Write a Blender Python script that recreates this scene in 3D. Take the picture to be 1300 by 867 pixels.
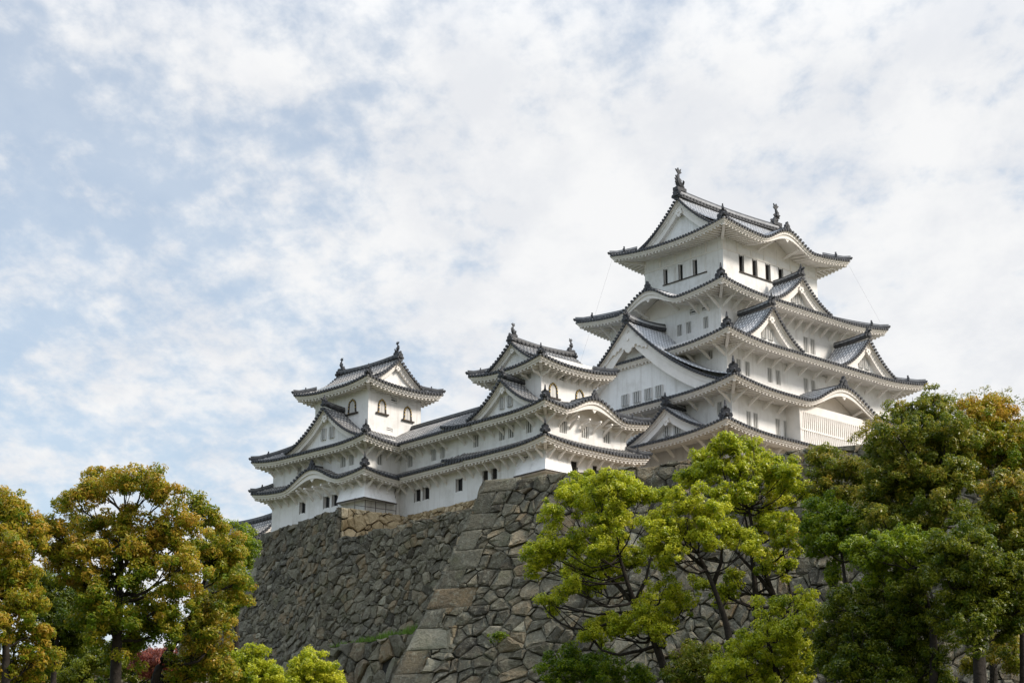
import bpy, math, random
import numpy as np
from mathutils import Vector
R = math.radians
S = bpy.context.scene
for o in list(bpy.data.objects): bpy.data.objects.remove(o)
col = S.collection

# ------------------------------------------------------------------ camera, sky, sun, exposure
PITCH = R(16.9); F = 2500.0; CAMZ = 1.6          # F = focal length in pixels of a 1300 px wide frame
cd = bpy.data.cameras.new('camera'); cam = bpy.data.objects.new('camera', cd); col.objects.link(cam)
cam.location = (0, 0, CAMZ); cam.rotation_euler = (math.pi/2 + PITCH, 0, 0)
cd.sensor_fit = 'HORIZONTAL'; cd.sensor_width = 36; cd.lens = 36*F/1300
cd.clip_start = 0.5; cd.clip_end = 20000
S.camera = cam

SUN_EL, SUN_AZ = R(38), R(106)                     # azimuth clockwise from +Y
sd = Vector((math.sin(SUN_AZ)*math.cos(SUN_EL), math.cos(SUN_AZ)*math.cos(SUN_EL), math.sin(SUN_EL)))
sl = bpy.data.lights.new('sun', 'SUN'); sun = bpy.data.objects.new('sun', sl); col.objects.link(sun)
sl.energy = 2.5; sl.angle = R(12); sl.color = (1.0, 0.91, 0.80)
sun.rotation_euler = (-sd).to_track_quat('-Z', 'Y').to_euler()
S.view_settings.view_transform = 'Standard'; S.view_settings.look = 'None'
S.view_settings.exposure = 0.70; S.view_settings.gamma = 1.0; S.view_settings.use_curve_mapping = False

W = bpy.data.worlds.new('World'); S.world = W; W.use_nodes = True
nt = W.node_tree; nt.nodes.clear()
def N(t, **k):
    n = nt.nodes.new(t)
    for a, b in k.items(): setattr(n, a, b)
    return n
def L(a, b): nt.links.new(a, b)
def MATH(op, a, b=None, clamp=False):
    n = N('ShaderNodeMath', operation=op); n.use_clamp = clamp
    for i, x in enumerate((a, b)):
        if x is None: continue
        if isinstance(x, (int, float)): n.inputs[i].default_value = x
        else: L(x, n.inputs[i])
    return n.outputs[0]
wo = N('ShaderNodeOutputWorld'); bg = N('ShaderNodeBackground'); bg.inputs['Strength'].default_value = 0.10
sky = N('ShaderNodeTexSky', sky_type='NISHITA', sun_disc=False, sun_elevation=SUN_EL, sun_rotation=SUN_AZ)
sky.air_density = 1.0; sky.dust_density = 1.5
tc = N('ShaderNodeTexCoord'); sx = N('ShaderNodeSeparateXYZ'); L(tc.outputs['Generated'], sx.inputs[0])
zz = MATH('ADD', MATH('MAXIMUM', sx.outputs[2], 0.0), 0.16)
cx = N('ShaderNodeCombineXYZ'); L(MATH('DIVIDE', sx.outputs[0], zz), cx.inputs[0]); L(MATH('DIVIDE', sx.outputs[1], zz), cx.inputs[1])
cx.inputs[2].default_value = 3.7
def NOISE(scale, detail, rough, dist=0.0, off=(0, 0, 0), sc=(1, 1, 1), rot=0.0):
    mp = N('ShaderNodeMapping'); mp.inputs['Location'].default_value = off; mp.inputs['Scale'].default_value = sc
    mp.inputs['Rotation'].default_value = (0, 0, rot); L(cx.outputs[0], mp.inputs[0])
    n = N('ShaderNodeTexNoise'); n.inputs['Scale'].default_value = scale; n.inputs['Detail'].default_value = detail
    n.inputs['Roughness'].default_value = rough; n.inputs['Distortion'].default_value = dist; L(mp.outputs[0], n.inputs['Vector'])
    return n.outputs['Fac']
big = NOISE(1.7, 3, 0.5, 0.2, (6.2, 1.3, 0))
mid = NOISE(7.5, 6, 0.60, 0.1, (1.0, 7.0, 0), (1.0, 0.62, 1), R(20))
fine = NOISE(22, 6, 0.60, 0.1, (3.0, 2.0, 0), (1.0, 0.62, 1), R(20))
dens = MATH('ADD', MATH('ADD', MATH('MULTIPLY', big, 0.40), MATH('MULTIPLY', mid, 0.62)), MATH('MULTIPLY', fine, 0.50))
# cloud deck is thinner towards the left and higher up, and closes towards the horizon
tilt = MATH('ADD', MATH('MULTIPLY', sx.outputs[0], 0.40), MATH('MULTIPLY', sx.outputs[2], -0.22))
dens = MATH('ADD', dens, MATH('ADD', tilt, 0.060))
mr = N('ShaderNodeMapRange', interpolation_type='SMOOTHSTEP'); L(dens, mr.inputs['Value'])
mr.inputs['From Min'].default_value = 0.58; mr.inputs['From Max'].default_value = 0.83
mr.inputs['To Min'].default_value = 0.46; mr.inputs['To Max'].default_value = 1.0
shade = N('ShaderNodeMapRange', interpolation_type='SMOOTHSTEP'); L(NOISE(6.6, 7, 0.62, 0.1, (9.0, 2.0, 0), (1, .6, 1), R(18)), shade.inputs['Value'])
shade.inputs['From Min'].default_value = 0.36; shade.inputs['From Max'].default_value = 0.62
cc = N('ShaderNodeMix', data_type='RGBA'); L(shade.outputs[0], cc.inputs['Factor'])
cc.inputs['A'].default_value = (5.0, 5.12, 5.34, 1); cc.inputs['B'].default_value = (5.75, 5.78, 5.82, 1)
# an overcast deck is brighter overhead than near the horizon
zen = N('ShaderNodeMapRange', interpolation_type='SMOOTHSTEP'); L(sx.outputs[2], zen.inputs['Value'])
zen.inputs['From Min'].default_value = 0.40; zen.inputs['From Max'].default_value = 0.85
zt_ = N('ShaderNodeMix', data_type='RGBA'); L(zen.outputs[0], zt_.inputs['Factor']); zt_.inputs['A'].default_value = (1, 1, 1, 1); zt_.inputs['B'].default_value = (2.55, 2.8, 3.15, 1)
zc_ = N('ShaderNodeVectorMath', operation='MULTIPLY'); L(cc.outputs['Result'], zc_.inputs[0]); L(zt_.outputs['Result'], zc_.inputs[1])
skm = N('ShaderNodeMix', data_type='RGBA', blend_type='MULTIPLY'); skm.inputs['Factor'].default_value = 1
L(sky.outputs[0], skm.inputs['A']); skm.inputs['B'].default_value = (.88, 1.07, 1.10, 1)
mx = N('ShaderNodeMix', data_type='RGBA'); L(mr.outputs[0], mx.inputs['Factor'])
L(skm.outputs['Result'], mx.inputs['A']); L(zc_.outputs[0], mx.inputs['B'])
L(mx.outputs['Result'], bg.inputs['Color']); L(bg.outputs[0], wo.inputs['Surface'])

# ------------------------------------------------------------------ helpers
def tag(o, label=None, cat=None, group=None, kind=None):
    if label: o['label'] = label
    if cat: o['category'] = cat
    if group: o['group'] = group
    if kind: o['kind'] = kind
    return o
def empty(name, loc, rz=0):
    o = bpy.data.objects.new(name, None); col.objects.link(o); o.location = loc; o.rotation_euler = (0, 0, rz); o.empty_display_size = .2
    return o
class MB:
    """collects polygons, builds ONE mesh object; dz = height taken off so that the parent's base is z 0"""
    def __init__(s): s.v = []; s.f = []; s.m = []
    def add(s, pts, faces, mi=0):
        b = len(s.v); s.v += [tuple(p) for p in pts]
        s.f += [tuple(b+i for i in f) for f in faces]; s.m += [mi]*len(faces)
    def poly(s, pts, mi=0): s.add(pts, [tuple(range(len(pts)))], mi)
    def box(s, x0, x1, y0, y1, z0, z1, mi=0):
        s.add([(x, y, z) for z in (z0, z1) for y in (y0, y1) for x in (x0, x1)],
              [(0,2,3,1),(4,5,7,6),(0,1,5,4),(2,6,7,3),(0,4,6,2),(1,3,7,5)], mi)
    def prism(s, base, off, mi=0):
        n = len(base); off = Vector(off); b = [Vector(p) for p in base]
        s.add(b+[p+off for p in b], [tuple(range(n))[::-1], tuple(range(n, 2*n))]+[(i, (i+1) % n, n+(i+1) % n, n+i) for i in range(n)], mi)
    def grid(s, rows, mi=0):
        n = len(rows[0]); pts = [p for r in rows for p in r]
        s.add(pts, [(i*n+j, i*n+j+1, (i+1)*n+j+1, (i+1)*n+j) for i in range(len(rows)-1) for j in range(n-1)], mi)
    def tube(s, pts, rad, n=6, mi=0, cap=True):
        pts = [Vector(p) for p in pts]; rings = []
        if not hasattr(rad, '__len__'): rad = [rad]*len(pts)
        for i, p in enumerate(pts):
            t = (pts[min(i+1, len(pts)-1)]-pts[max(i-1, 0)])
            t = t.normalized() if t.length > 1e-6 else Vector((0, 0, 1))
            a = t.cross(Vector((0, 0, 1)) if abs(t.z) < .9 else Vector((1, 0, 0))).normalized(); b = t.cross(a)
            rings.append([p+(a*math.cos(2*math.pi*k/n)+b*math.sin(2*math.pi*k/n))*rad[i] for k in range(n)])
        b0 = len(s.v)
        s.v += [tuple(q) for r in rings for q in r]
        for i in range(len(pts)-1):
            for k in range(n):
                s.f.append((b0+i*n+k, b0+i*n+(k+1) % n, b0+(i+1)*n+(k+1) % n, b0+(i+1)*n+k)); s.m.append(mi)
        if cap:
            s.f.append(tuple(b0+k for k in range(n))[::-1]); s.f.append(tuple(b0+(len(pts)-1)*n+k for k in range(n))); s.m += [mi, mi]
    def sweep(s, pts, prof, mis):
        """closed profile [(side, z)] along a polyline; mis = material of each profile edge"""
        pts = [Vector(p) for p in pts]; n = len(prof); b0 = len(s.v)
        for i, p in enumerate(pts):
            t = pts[min(i+1, len(pts)-1)]-pts[max(i-1, 0)]; t.z = 0
            sd_ = Vector((-t.y, t.x, 0)).normalized() if t.length > 1e-6 else Vector((1, 0, 0))
            s.v += [tuple(p+sd_*a+Vector((0, 0, z))) for a, z in prof]
        for i in range(len(pts)-1):
            for k in range(n):
                s.f.append((b0+i*n+k, b0+i*n+(k+1) % n, b0+(i+1)*n+(k+1) % n, b0+(i+1)*n+k)); s.m.append(mis[k])
        s.f.append(tuple(b0+k for k in range(n))[::-1]); s.f.append(tuple(b0+(len(pts)-1)*n+k for k in range(n))); s.m += [mis[0], mis[0]]
    def build(s, name, mats, parent=None, dz=0.0, smooth=False):
        me = bpy.data.meshes.new(name)
        me.from_pydata([(x, y, z-dz) for x, y, z in s.v], [], s.f)
        if not isinstance(mats, (list, tuple)): mats = [mats]
        for m in mats: me.materials.append(m)
        me.polygons.foreach_set('material_index', s.m)
        if smooth: me.polygons.foreach_set('use_smooth', [True]*len(s.f))
        me.update()
        o = bpy.data.objects.new(name, me); col.objects.link(o)
        if parent: o.parent = parent
        return o

def ray(px, py):
    x = (px-650)/F; y = (433.5-py)/F
    return Vector((x, math.cos(PITCH)-y*math.sin(PITCH), math.sin(PITCH)+y*math.cos(PITCH)))
def at(px, py, Y):
    d = ray(px, py); return d*(Y/d.y)+Vector((0, 0, CAMZ))

# ------------------------------------------------------------------ materials
def mat(name, c, rough=.8, noise=None, bump=None, c2=None, spec=.3):
    """c varied towards c2 by noise (scale, low, high), optional bump (scale, strength)"""
    m = bpy.data.materials.new(name); m.use_nodes = True; t = m.node_tree; b = t.nodes['Principled BSDF']
    b.inputs['Roughness'].default_value = rough; b.inputs['Specular IOR Level'].default_value = spec
    b.inputs['Base Color'].default_value = (*c, 1)
    co = t.nodes.new('ShaderNodeTexCoord')
    if c2:
        n = t.nodes.new('ShaderNodeTexNoise'); n.inputs['Scale'].default_value = noise[0]; n.inputs['Detail'].default_value = 6; n.inputs['Roughness'].default_value = .65
        t.links.new(co.outputs['Object'], n.inputs['Vector'])
        r = t.nodes.new('ShaderNodeMapRange'); r.inputs['From Min'].default_value = noise[1]; r.inputs['From Max'].default_value = noise[2]
        t.links.new(n.outputs['Fac'], r.inputs['Value'])
        x = t.nodes.new('ShaderNodeMix'); x.data_type = 'RGBA'; x.inputs['A'].default_value = (*c, 1); x.inputs['B'].default_value = (*c2, 1)
        t.links.new(r.outputs[0], x.inputs['Factor']); t.links.new(x.outputs['Result'], b.inputs['Base Color'])
    if bump:
        n = t.nodes.new('ShaderNodeTexNoise'); n.inputs['Scale'].default_value = bump[0]; n.inputs['Detail'].default_value = 5
        t.links.new(co.outputs['Object'], n.inputs['Vector'])
        bp = t.nodes.new('ShaderNodeBump'); bp.inputs['Strength'].default_value = bump[1]; bp.inputs['Distance'].default_value = .1
        t.links.new(n.outputs['Fac'], bp.inputs['Height']); t.links.new(bp.outputs[0], b.inputs['Normal'])
    return m
M_PL = mat('white_plaster', (.80, .785, .76), .9, (0.55, .48, .78), (3, .12), (.60, .58, .54))
# rain streaks on the plaster
def streaks(m):
    t = m.node_tree; b = t.nodes['Principled BSDF']; src = b.inputs['Base Color'].links[0].from_socket
    co = t.nodes.new('ShaderNodeTexCoord'); mp = t.nodes.new('ShaderNodeMapping'); mp.inputs['Scale'].default_value = (2.2, 2.2, .16)
    t.links.new(co.outputs['Object'], mp.inputs[0]); n = t.nodes.new('ShaderNodeTexNoise'); n.inputs['Scale'].default_value = 1.0; n.inputs['Detail'].default_value = 7; n.inputs['Roughness'].default_value = .7
    t.links.new(mp.outputs[0], n.inputs['Vector']); r = t.nodes.new('ShaderNodeMapRange'); r.inputs['From Min'].default_value = .52; r.inputs['From Max'].default_value = .78; r.inputs['To Max'].default_value = .8
    t.links.new(n.outputs['Fac'], r.inputs['Value']); x = t.nodes.new('ShaderNodeMix'); x.data_type = 'RGBA'
    t.links.new(r.outputs[0], x.inputs['Factor']); t.links.new(src, x.inputs['A']); x.inputs['B'].default_value = (.50, .47, .43, 1)
    t.links.new(x.outputs['Result'], b.inputs['Base Color'])
streaks(M_PL)
M_EAVE = mat('eave_plaster', (.80, .76, .71), .9, (1.2, .45, .75), None, (.70, .66, .61))
M_SHEET = mat('roof_tile_bed', (.19, .195, .205), .7, (2.0, .35, .7), None, (.13, .13, .135))
M_TILE = mat('roof_tile', (.36, .365, .375), .6, (2.5, .35, .7), None, (.22, .22, .225))
M_JOINT = mat('roof_tile_plaster', (.62, .62, .62), .8, (1.5, .4, .7), None, (.42, .41, .40))
M_DARK = mat('dark_tile', (.040, .041, .044), .6, (3, .4, .7), None, (.075, .075, .08))
M_VOID = mat('window_dark', (.012, .012, .013), .6)
M_WOOD = mat('dark_wood', (.045, .036, .03), .7, (4, .4, .7), None, (.08, .065, .05))
M_GOLD = mat('gilt_fittings', (.55, .38, .10), .4)
M_PAPER = mat('pale_shutter', (.62, .60, .56), .8)
M_BAR = mat('window_bars', (.56, .55, .52), .9)
M_METAL = mat('grey_metal', (.22, .22, .22), .5)
ROOFM = [M_SHEET, M_TILE, M_JOINT, M_DARK, M_EAVE]   # 0 bed, 1 tile, 2 plaster joint, 3 dark, 4 white
O_SHEET = mat('old_tile_bed', (.11, .11, .112), .75, (2.0, .35, .7), None, (.065, .063, .06))
O_TILE = mat('old_roof_tile', (.17, .167, .165), .7, (2.5, .35, .7), None, (.10, .097, .092))
O_JOINT = mat('old_tile_plaster', (.46, .44, .41), .85, (1.5, .35, .65), None, (.24, .225, .21))
ROOFM_OLD = [O_SHEET, O_TILE, O_JOINT, M_DARK, M_EAVE]
rnd = random.Random(7)

# ------------------------------------------------------------------ roofs
class Fr:
    """side frame: x along the eave (right as seen from outside), d inwards"""
    def __init__(s, o, ex, ed): s.o = o; s.ex = ex; s.ed = ed
    def p(s, x, d, z): return Vector((s.o[0]+s.ex[0]*x+s.ed[0]*d, s.o[1]+s.ex[1]*x+s.ed[1]*d, z))
    def v(s, x, d): return Vector((s.ex[0]*x+s.ed[0]*d, s.ex[1]*x+s.ed[1]*d, 0))
def frame(side, cx, cy, a, b):
    return {'S': Fr((cx, cy-b), (1, 0), (0, 1)), 'W': Fr((cx-a, cy), (0, -1), (1, 0)),
            'E': Fr((cx+a, cy), (0, 1), (-1, 0)), 'N': Fr((cx, cy+b), (-1, 0), (0, -1))}[side]
def q(t): t = min(max(t, 0), 1.2); return .38*t+.62*(1-(1-t)**2) if t < 1 else 1+.38*(t-1)
def rib(mb, pts, sv, r=.105, tile=.32, joint=.20, start=0.0, endcap=True):
    """half-round tile run along pts, cut into tiles with plaster joints"""
    pts = [Vector(p) for p in pts]; L_ = [0]
    for i in range(1, len(pts)): L_.append(L_[-1]+(pts[i]-pts[i-1]).length)
    def atl(s):
        for i in range(1, len(pts)):
            if s <= L_[i] or i == len(pts)-1:
                t = (s-L_[i-1])/max(L_[i]-L_[i-1], 1e-6); return pts[i-1].lerp(pts[i], min(max(t, 0), 1))
    cuts = []; s = 0; k = 0
    while s < L_[-1]-1e-4:
        w = tile if k % 2 == 0 else joint
        e = min(s+w, L_[-1]); cuts.append((s, e, 1 if k % 2 == 0 else 2)); s = e; k += 1
    prof = [(-1.0, 0), (-.6, .85), (.6, .85), (1.0, 0)]
    sv = sv.normalized()
    def ring(p, k): return [p+sv*(a*r*k)+Vector((0, 0, b*r*k)) for a, b in prof]
    for (s0, s1, mi) in cuts:
        k = 1.0 if mi == 1 else 1.12
        A = ring(atl(s0), k); B_ = ring(atl(s1), k)
        mb.add(A+B_, [(0,1,5,4),(1,2,6,5),(2,3,7,6)], mi)
    if endcap:                                        # round end tile
        p = pts[0]; t = (pts[0]-pts[1]).normalized(); up = Vector((0, 0, 1))
        c = [p+sv*math.cos(a)*r*1.25+up*(math.sin(a)*r*1.25) for a in [math.pi*2*i/7 for i in range(7)]]
        mb.prism([x+t*.06 for x in c], -t*.16, 3)
RIDGE_PROF = lambda w, h: ([(-w, 0), (-w*.92, h*.45), (-w*.9, h*.72), (-w*.55, h), (w*.55, h), (w*.9, h*.72), (w*.92, h*.45), (w, 0)], [3, 1, 3, 3, 3, 1, 3, 3])
def ridge(parent, pts, w, h, dz, name='ridge'):
    mb = MB(); pr, mi = RIDGE_PROF(w, h); mb.sweep(pts, pr, mi)
    # row of tile ends along both flanks
    P = [Vector(p) for p in pts]
    for i in range(len(P)-1):
        n = max(1, int((P[i+1]-P[i]).length/.42)); t = (P[i+1]-P[i]); s_ = Vector((-t.y, t.x, 0))
        if s_.length < 1e-6: continue
        s_.normalize()
        for k in range(n):
            c = P[i].lerp(P[i+1], (k+.5)/n)+Vector((0, 0, h*.30))
            tt = t.normalized()*.09
            for sg in (-1, 1):
                a = c+s_*sg*(w+.02)
                mb.prism([a-tt-Vector((0, 0, .08)), a+tt-Vector((0, 0, .08)), a+tt+Vector((0, 0, .08)), a-tt+Vector((0, 0, .08))], s_*sg*.03, 3)
    return mb.build(name, ROOFM, parent, dz)
ONI = [(-.40, 0), (-.52, .12), (-.46, .30), (-.30, .34), (-.36, .52), (-.25, .66), (-.12, .70), (-.10, .88), (0, 1.0), (.10, .88), (.12, .70), (.25, .66), (.36, .52), (.30, .34), (.46, .30), (.52, .12), (.40, 0)]
def oni(parent, pos, face, size, dz, spike=True):
    """ridge-end demon tile: a lobed plaque across the ridge with a round horn tile leaning forward"""
    f = Vector((face[0], face[1], 0)).normalized(); s_ = Vector((-f.y, f.x, 0)); pos = Vector(pos); mb = MB()
    mb.prism([pos+s_*a*size+Vector((0, 0, b*size)) for a, b in ONI], -f*.28*size, 0)
    mb.prism([pos+s_*a*size*.55+Vector((0, 0, (.12+b*.5)*size)) for a, b in ONI], f*.12*size, 0)
    if spike:
        p0 = pos+Vector((0, 0, .62*size))-f*.2*size
        mb.tube([p0, p0+f*.36*size+Vector((0, 0, .08*size)), p0+f*.52*size+Vector((0, 0, .16*size))], [.12*size, .11*size, .10*size], 7, 0)
        p1 = pos+Vector((0, 0, .95*size))-f*.14*size
        mb.tube([p1, p1+Vector((0, 0, .32*size))], [.10*size, .05*size], 6, 0)
    return mb.build('ridge_end_tile', [M_DARK], parent, dz)
def fish(parent, pos, inward, size, dz):
    """roof fish: head down on the ridge end, body curving up to a forked tail, fins along the back"""
    e = Vector((inward[0], inward[1], 0)).normalized(); s_ = Vector((-e.y, e.x, 0)); pos = Vector(pos); mb = MB()
    P = lambda a, b, c=0: pos+e*a*size+Vector((0, 0, b*size))+s_*c*size
    ch = [(.30, .02), (.20, .12), (.05, .25), (-.06, .42), (-.08, .60), (-.02, .76), (.03, .86)]
    rr = [.10, .15, .17, .14, .10, .065, .04]
    mb.tube([P(*c) for c in ch], [r*size for r in rr], 8, 0)
    for fin in ([(-.02, .78), (-.22, 1.02), (-.12, 1.0), (-.04, 1.12), (.03, .98), (.16, 1.10), (.13, .94), (.20, .90), (.06, .80)],   # tail
                [(-.10, .30), (-.26, .36), (-.18, .44), (-.28, .54), (-.17, .58), (-.22, .70), (-.08, .70)],                            # back fins
                [(.10, .40), (.20, .50), (.06, .60)], [(.32, .05), (.46, .02), (.38, .10), (.44, .17), (.30, .14)]):
        mb.prism([P(a, b, -.03) for a, b in fin], s_*.06*size, 0)
    for sg in (-1, 1):
        mb.prism([P(.08, .22, sg*.14), P(-.02, .40, sg*.28), P(.10, .36, sg*.26), P(.16, .24, sg*.15)], e*.04*size, 0)
    b = P(.02, -.08); mb.prism([b-e*.28*size-s_*.16*size, b+e*.34*size-s_*.16*size, b+e*.34*size+s_*.16*size, b-e*.28*size+s_*.16*size], Vector((0, 0, .16*size)), 0)
    return mb.build('roof_fish_ornament', [M_DARK], parent, dz, smooth=False)

def gable_front(parent, fr, zc, w, zb, bw, rec, dz, wins=(), pend=1.0, big=False):
    """triangular gable seen from the front of frame fr (d 0 = verge): verge tiles, barge boards, wall, pendant"""
    n = max(10, int(w*2.6)); xs = [-w+2*w*i/(2*n) for i in range(2*n+1)]
    g = MB()                                           # gable wall
    top = [fr.p(x, rec, max(zc(x)-.22, zb)) for x in xs]; bot = [fr.p(x, rec, zb-.5) for x in xs]
    g.grid([bot, top], 0)
    gab = g.build('gable', [M_PL], parent, dz)
    b = MB()
    def bwid(x): return bw*(1.0-.28*abs(x)/w)
    o1 = [fr.p(x, .16, zc(x)-.10) for x in xs]; o2 = [fr.p(x, .16, max(zc(x)-.10-bwid(x)*.36, zb-.3)) for x in xs]
    i1 = [fr.p(x, .24, max(zc(x)-.10-bwid(x)*.36, zb-.3)) for x in xs]; i2 = [fr.p(x, .24, max(zc(x)-.10-bwid(x), zb-.3)) for x in xs]
    k1 = [fr.p(x, rec+.0, max(zc(x)-.10-bwid(x), zb-.3)) for x in xs]
    b.grid([o1, o2, i1, i2, k1], 0)
    b.grid([[fr.p(x, -.02, zc(x)-.06) for x in xs], [fr.p(x, .16, zc(x)-.10) for x in xs]], 0)
    b.build('barge_board', [M_EAVE], gab, dz)
    v = MB()                                           # verge tiles along both rakes
    for sg in (-1, 1):
        x = .12
        while x < w:
            sl_ = abs(zc(x+.05)-zc(x))/.05; p = fr.p(sg*x, -.14, zc(x)+.02)
            rib(v, [p, fr.p(sg*x, .45, zc(x)+.02)], fr.v(1, 0), .11, .6, .1)
            x += .34/math.sqrt(1+sl_*sl_)
        pts = [fr.p(sg*(.05+(w-.05)*i/12), .0, zc(.05+(w-.05)*i/12)-.10) for i in range(13)]
        v.grid([[p+Vector((0, 0, .12)) for p in pts], pts], 3)
    v.build('verge_tiles', ROOFM, gab, dz)
    if pend:
        pm = MB(); ptop = zc(0)-.10-bw*(.85 if not big else .62)
        if big:
            out = [(0, -1.5), (-.28, -1.35), (-.42, -1.1), (-.62, -1.15), (-.72, -.9), (-.95, -.95), (-1.05, -1.15), (-1.3, -1.1), (-1.45, -1.35), (-1.75, -1.3), (-1.9, -1.5), (-2.1, -1.35), (-1.85, -.95), (-1.5, -.75), (-1.35, -.45), (-.95, -.35), (-.7, 0), (-.3, .12)]
            wv = []
            out = out+[(-a, z) for a, z in out[::-1][:-1] if a != 0]
        else:
            out = [(0, -1), (-.2, -.88), (-.28, -.62), (-.48, -.66), (-.56, -.42), (-.40, -.25), (-.42, 0), (.42, 0), (.40, -.25), (.56, -.42), (.48, -.66), (.28, -.62), (.2, -.88)]
        pm.prism([fr.p(a*pend, .08, ptop+z*pend) for a, z in out], fr.v(0, .16), 0)
        c = fr.p(0, .06, ptop-.35*pend)
        pm.prism([c+fr.v(math.cos(t)*.14*pend, 0)+Vector((0, 0, math.sin(t)*.14*pend)) for t in [i*math.pi/3 for i in range(6)]], fr.v(0, -.06), 0)
        pm.build('gable_pendant', [M_EAVE], gab, dz)
    for (x, ww, z0, z1) in wins:
        win_mesh(fr, rec-.14, x, ww, z0, z1, 'bars', gab, dz, .12)
    return gab

def win_mesh(fr, d, x, w, z0, z1, kind, parent, dz, e=.24):
    """window set in frame fr at depth d: reveal, dark room behind and white bars"""
    mb = MB(); x0, x1 = x-w/2, x+w/2
    if kind == 'arch':                                 # bell-shaped window: dark frame with gilt studs, pale shutter, dark sill
        h = z1-z0; o = []
        prof = [(-.50, 0), (-.46, .35), (-.45, .60), (-.38, .78), (-.20, .91), (0, 1.0), (.20, .91), (.38, .78), (.45, .60), (.46, .35), (.50, 0)]
        out = [(x+a*w, z0+b*h) for a, b in prof]; inn = [(x+a*w*.70, z0+.04+b*h*.84) for a, b in prof]
        for i in range(len(out)-1):
            A, B_, C_, D_ = out[i], out[i+1], inn[i+1], inn[i]
            mb.prism([fr.p(p[0], d, p[1]) for p in (A, B_, C_, D_)], fr.v(0, -.07), 0)
            m_ = [(A[k]+D_[k])/2 for k in (0, 1)]
            mb.prism([fr.p(m_[0]+dx*.05, d-.075, m_[1]+dy*.05) for dx, dy in ((-1, -1), (1, -1), (1, 1), (-1, 1))], fr.v(0, -.02), 1)
        mb.poly([fr.p(p[0], d-.012, p[1]) for p in inn], 2)
        mb.prism([fr.p(x+a, d-.014, z) for a, z in ((-.03, z0), (.03, z0), (.03, z0+.8*h), (-.03, z0+.8*h))], fr.v(0, -.02), 3)
        mb.prism([fr.p(x+a*w*.72, d, z) for a, z in ((-1, z0-.17), (1, z0-.17), (1, z0-.04), (-1, z0-.04))], fr.v(0, -.16), 0)
        return mb.build('arched_window', [M_WOOD, M_GOLD, M_PAPER, M_JOINT], parent, dz)
    P = fr.p
    mb.poly([P(x0, d+e, z0), P(x1, d+e, z0), P(x1, d+e, z1), P(x0, d+e, z1)], 1)
    for a, b in (((x0, z0), (x1, z0)), ((x1, z0), (x1, z1)), ((x1, z1), (x0, z1)), ((x0, z1), (x0, z0))):
        mb.poly([P(a[0], d, a[1]), P(b[0], d, b[1]), P(b[0], d+e, b[1]), P(a[0], d+e, a[1])], 0)
    if kind == 'bars':
        n = max(2, int(round(w/.21))); bw_ = w/(n+.5)*.54
        for k in range(n):
            c = x0+w*(k+.5)/n
            mb.prism([P(c-bw_/2, d+.02, z0), P(c+bw_/2, d+.02, z0), P(c+bw_/2, d+.02, z1), P(c-bw_/2, d+.02, z1)], fr.v(0, .07), 3)
    elif kind == 'vent':
        for k in range(2):
            zc_ = z0+(z1-z0)*(k+.5)/2
            mb.prism([P(x0, d+.05, zc_-.05), P(x1, d+.05, zc_-.05), P(x1, d+.05, zc_+.05), P(x0, d+.05, zc_+.05)], fr.v(0, .08), 0)
    elif kind == 'open':
        mb.prism([P(x1-w*.30, d+.08, z0), P(x1, d+.08, z0), P(x1, d+.08, z1), P(x1-w*.30, d+.08, z1)], fr.v(0, .05), 1)
        for (a0, a1, b0, b1) in ((x0-.05, x0, z0-.05, z1+.05), (x1, x1+.05, z0-.05, z1+.05)):
            mb.prism([P(a0, d, b0), P(a1, d, b0), P(a1, d, b1), P(a0, d, b1)], fr.v(0, -.03), 2)
    elif kind == 'iron':
        for k in range(3):
            c = x0+w*(k+1)/4
            mb.tube([P(c, d+.07, z0), P(c, d+.07, z1)], .022, 5, 2)
        mb.tube([P(x0, d+.07, (z0+z1)/2), P(x1, d+.07, (z0+z1)/2)], .02, 5, 2)
    return mb.build('window', [M_PL, M_VOID, M_WOOD, M_BAR], parent, dz)

def wall(parent, cx, cy, a, b, z0, z1, wins, dz):
    """storey wall with real openings; wins = [(side, x, width, z0, z1, kind)] in the side frames"""
    mb = MB(); frs = {s: frame(s, cx, cy, a, b) for s in 'SWEN'}
    for s in 'SWEN':
        fr = frs[s]; hw = a if s in 'SN' else b
        hs = [w for w in wins if w[0] == s and w[5] not in ('arch',)]
        xs = sorted({-hw, hw, *[h[1]-h[2]/2 for h in hs], *[h[1]+h[2]/2 for h in hs]}); zs = sorted({z0, z1, *[h[3] for h in hs], *[h[4] for h in hs]})
        for i in range(len(xs)-1):
            for j in range(len(zs)-1):
                mx_, mz = (xs[i]+xs[i+1])/2, (zs[j]+zs[j+1])/2
                if any(abs(mx_-h[1]) < h[2]/2 and h[3] < mz < h[4] for h in hs): continue
                mb.poly([fr.p(xs[i], 0, zs[j]), fr.p(xs[i+1], 0, zs[j]), fr.p(xs[i+1], 0, zs[j+1]), fr.p(xs[i], 0, zs[j+1])], 0)
    w_ = mb.build('wall', [M_PL], parent, dz)
    for (s, x, ww, a0, a1, k) in wins: win_mesh(frs[s], 0, x, ww, a0, a1, k, w_, dz)
    return w_

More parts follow.
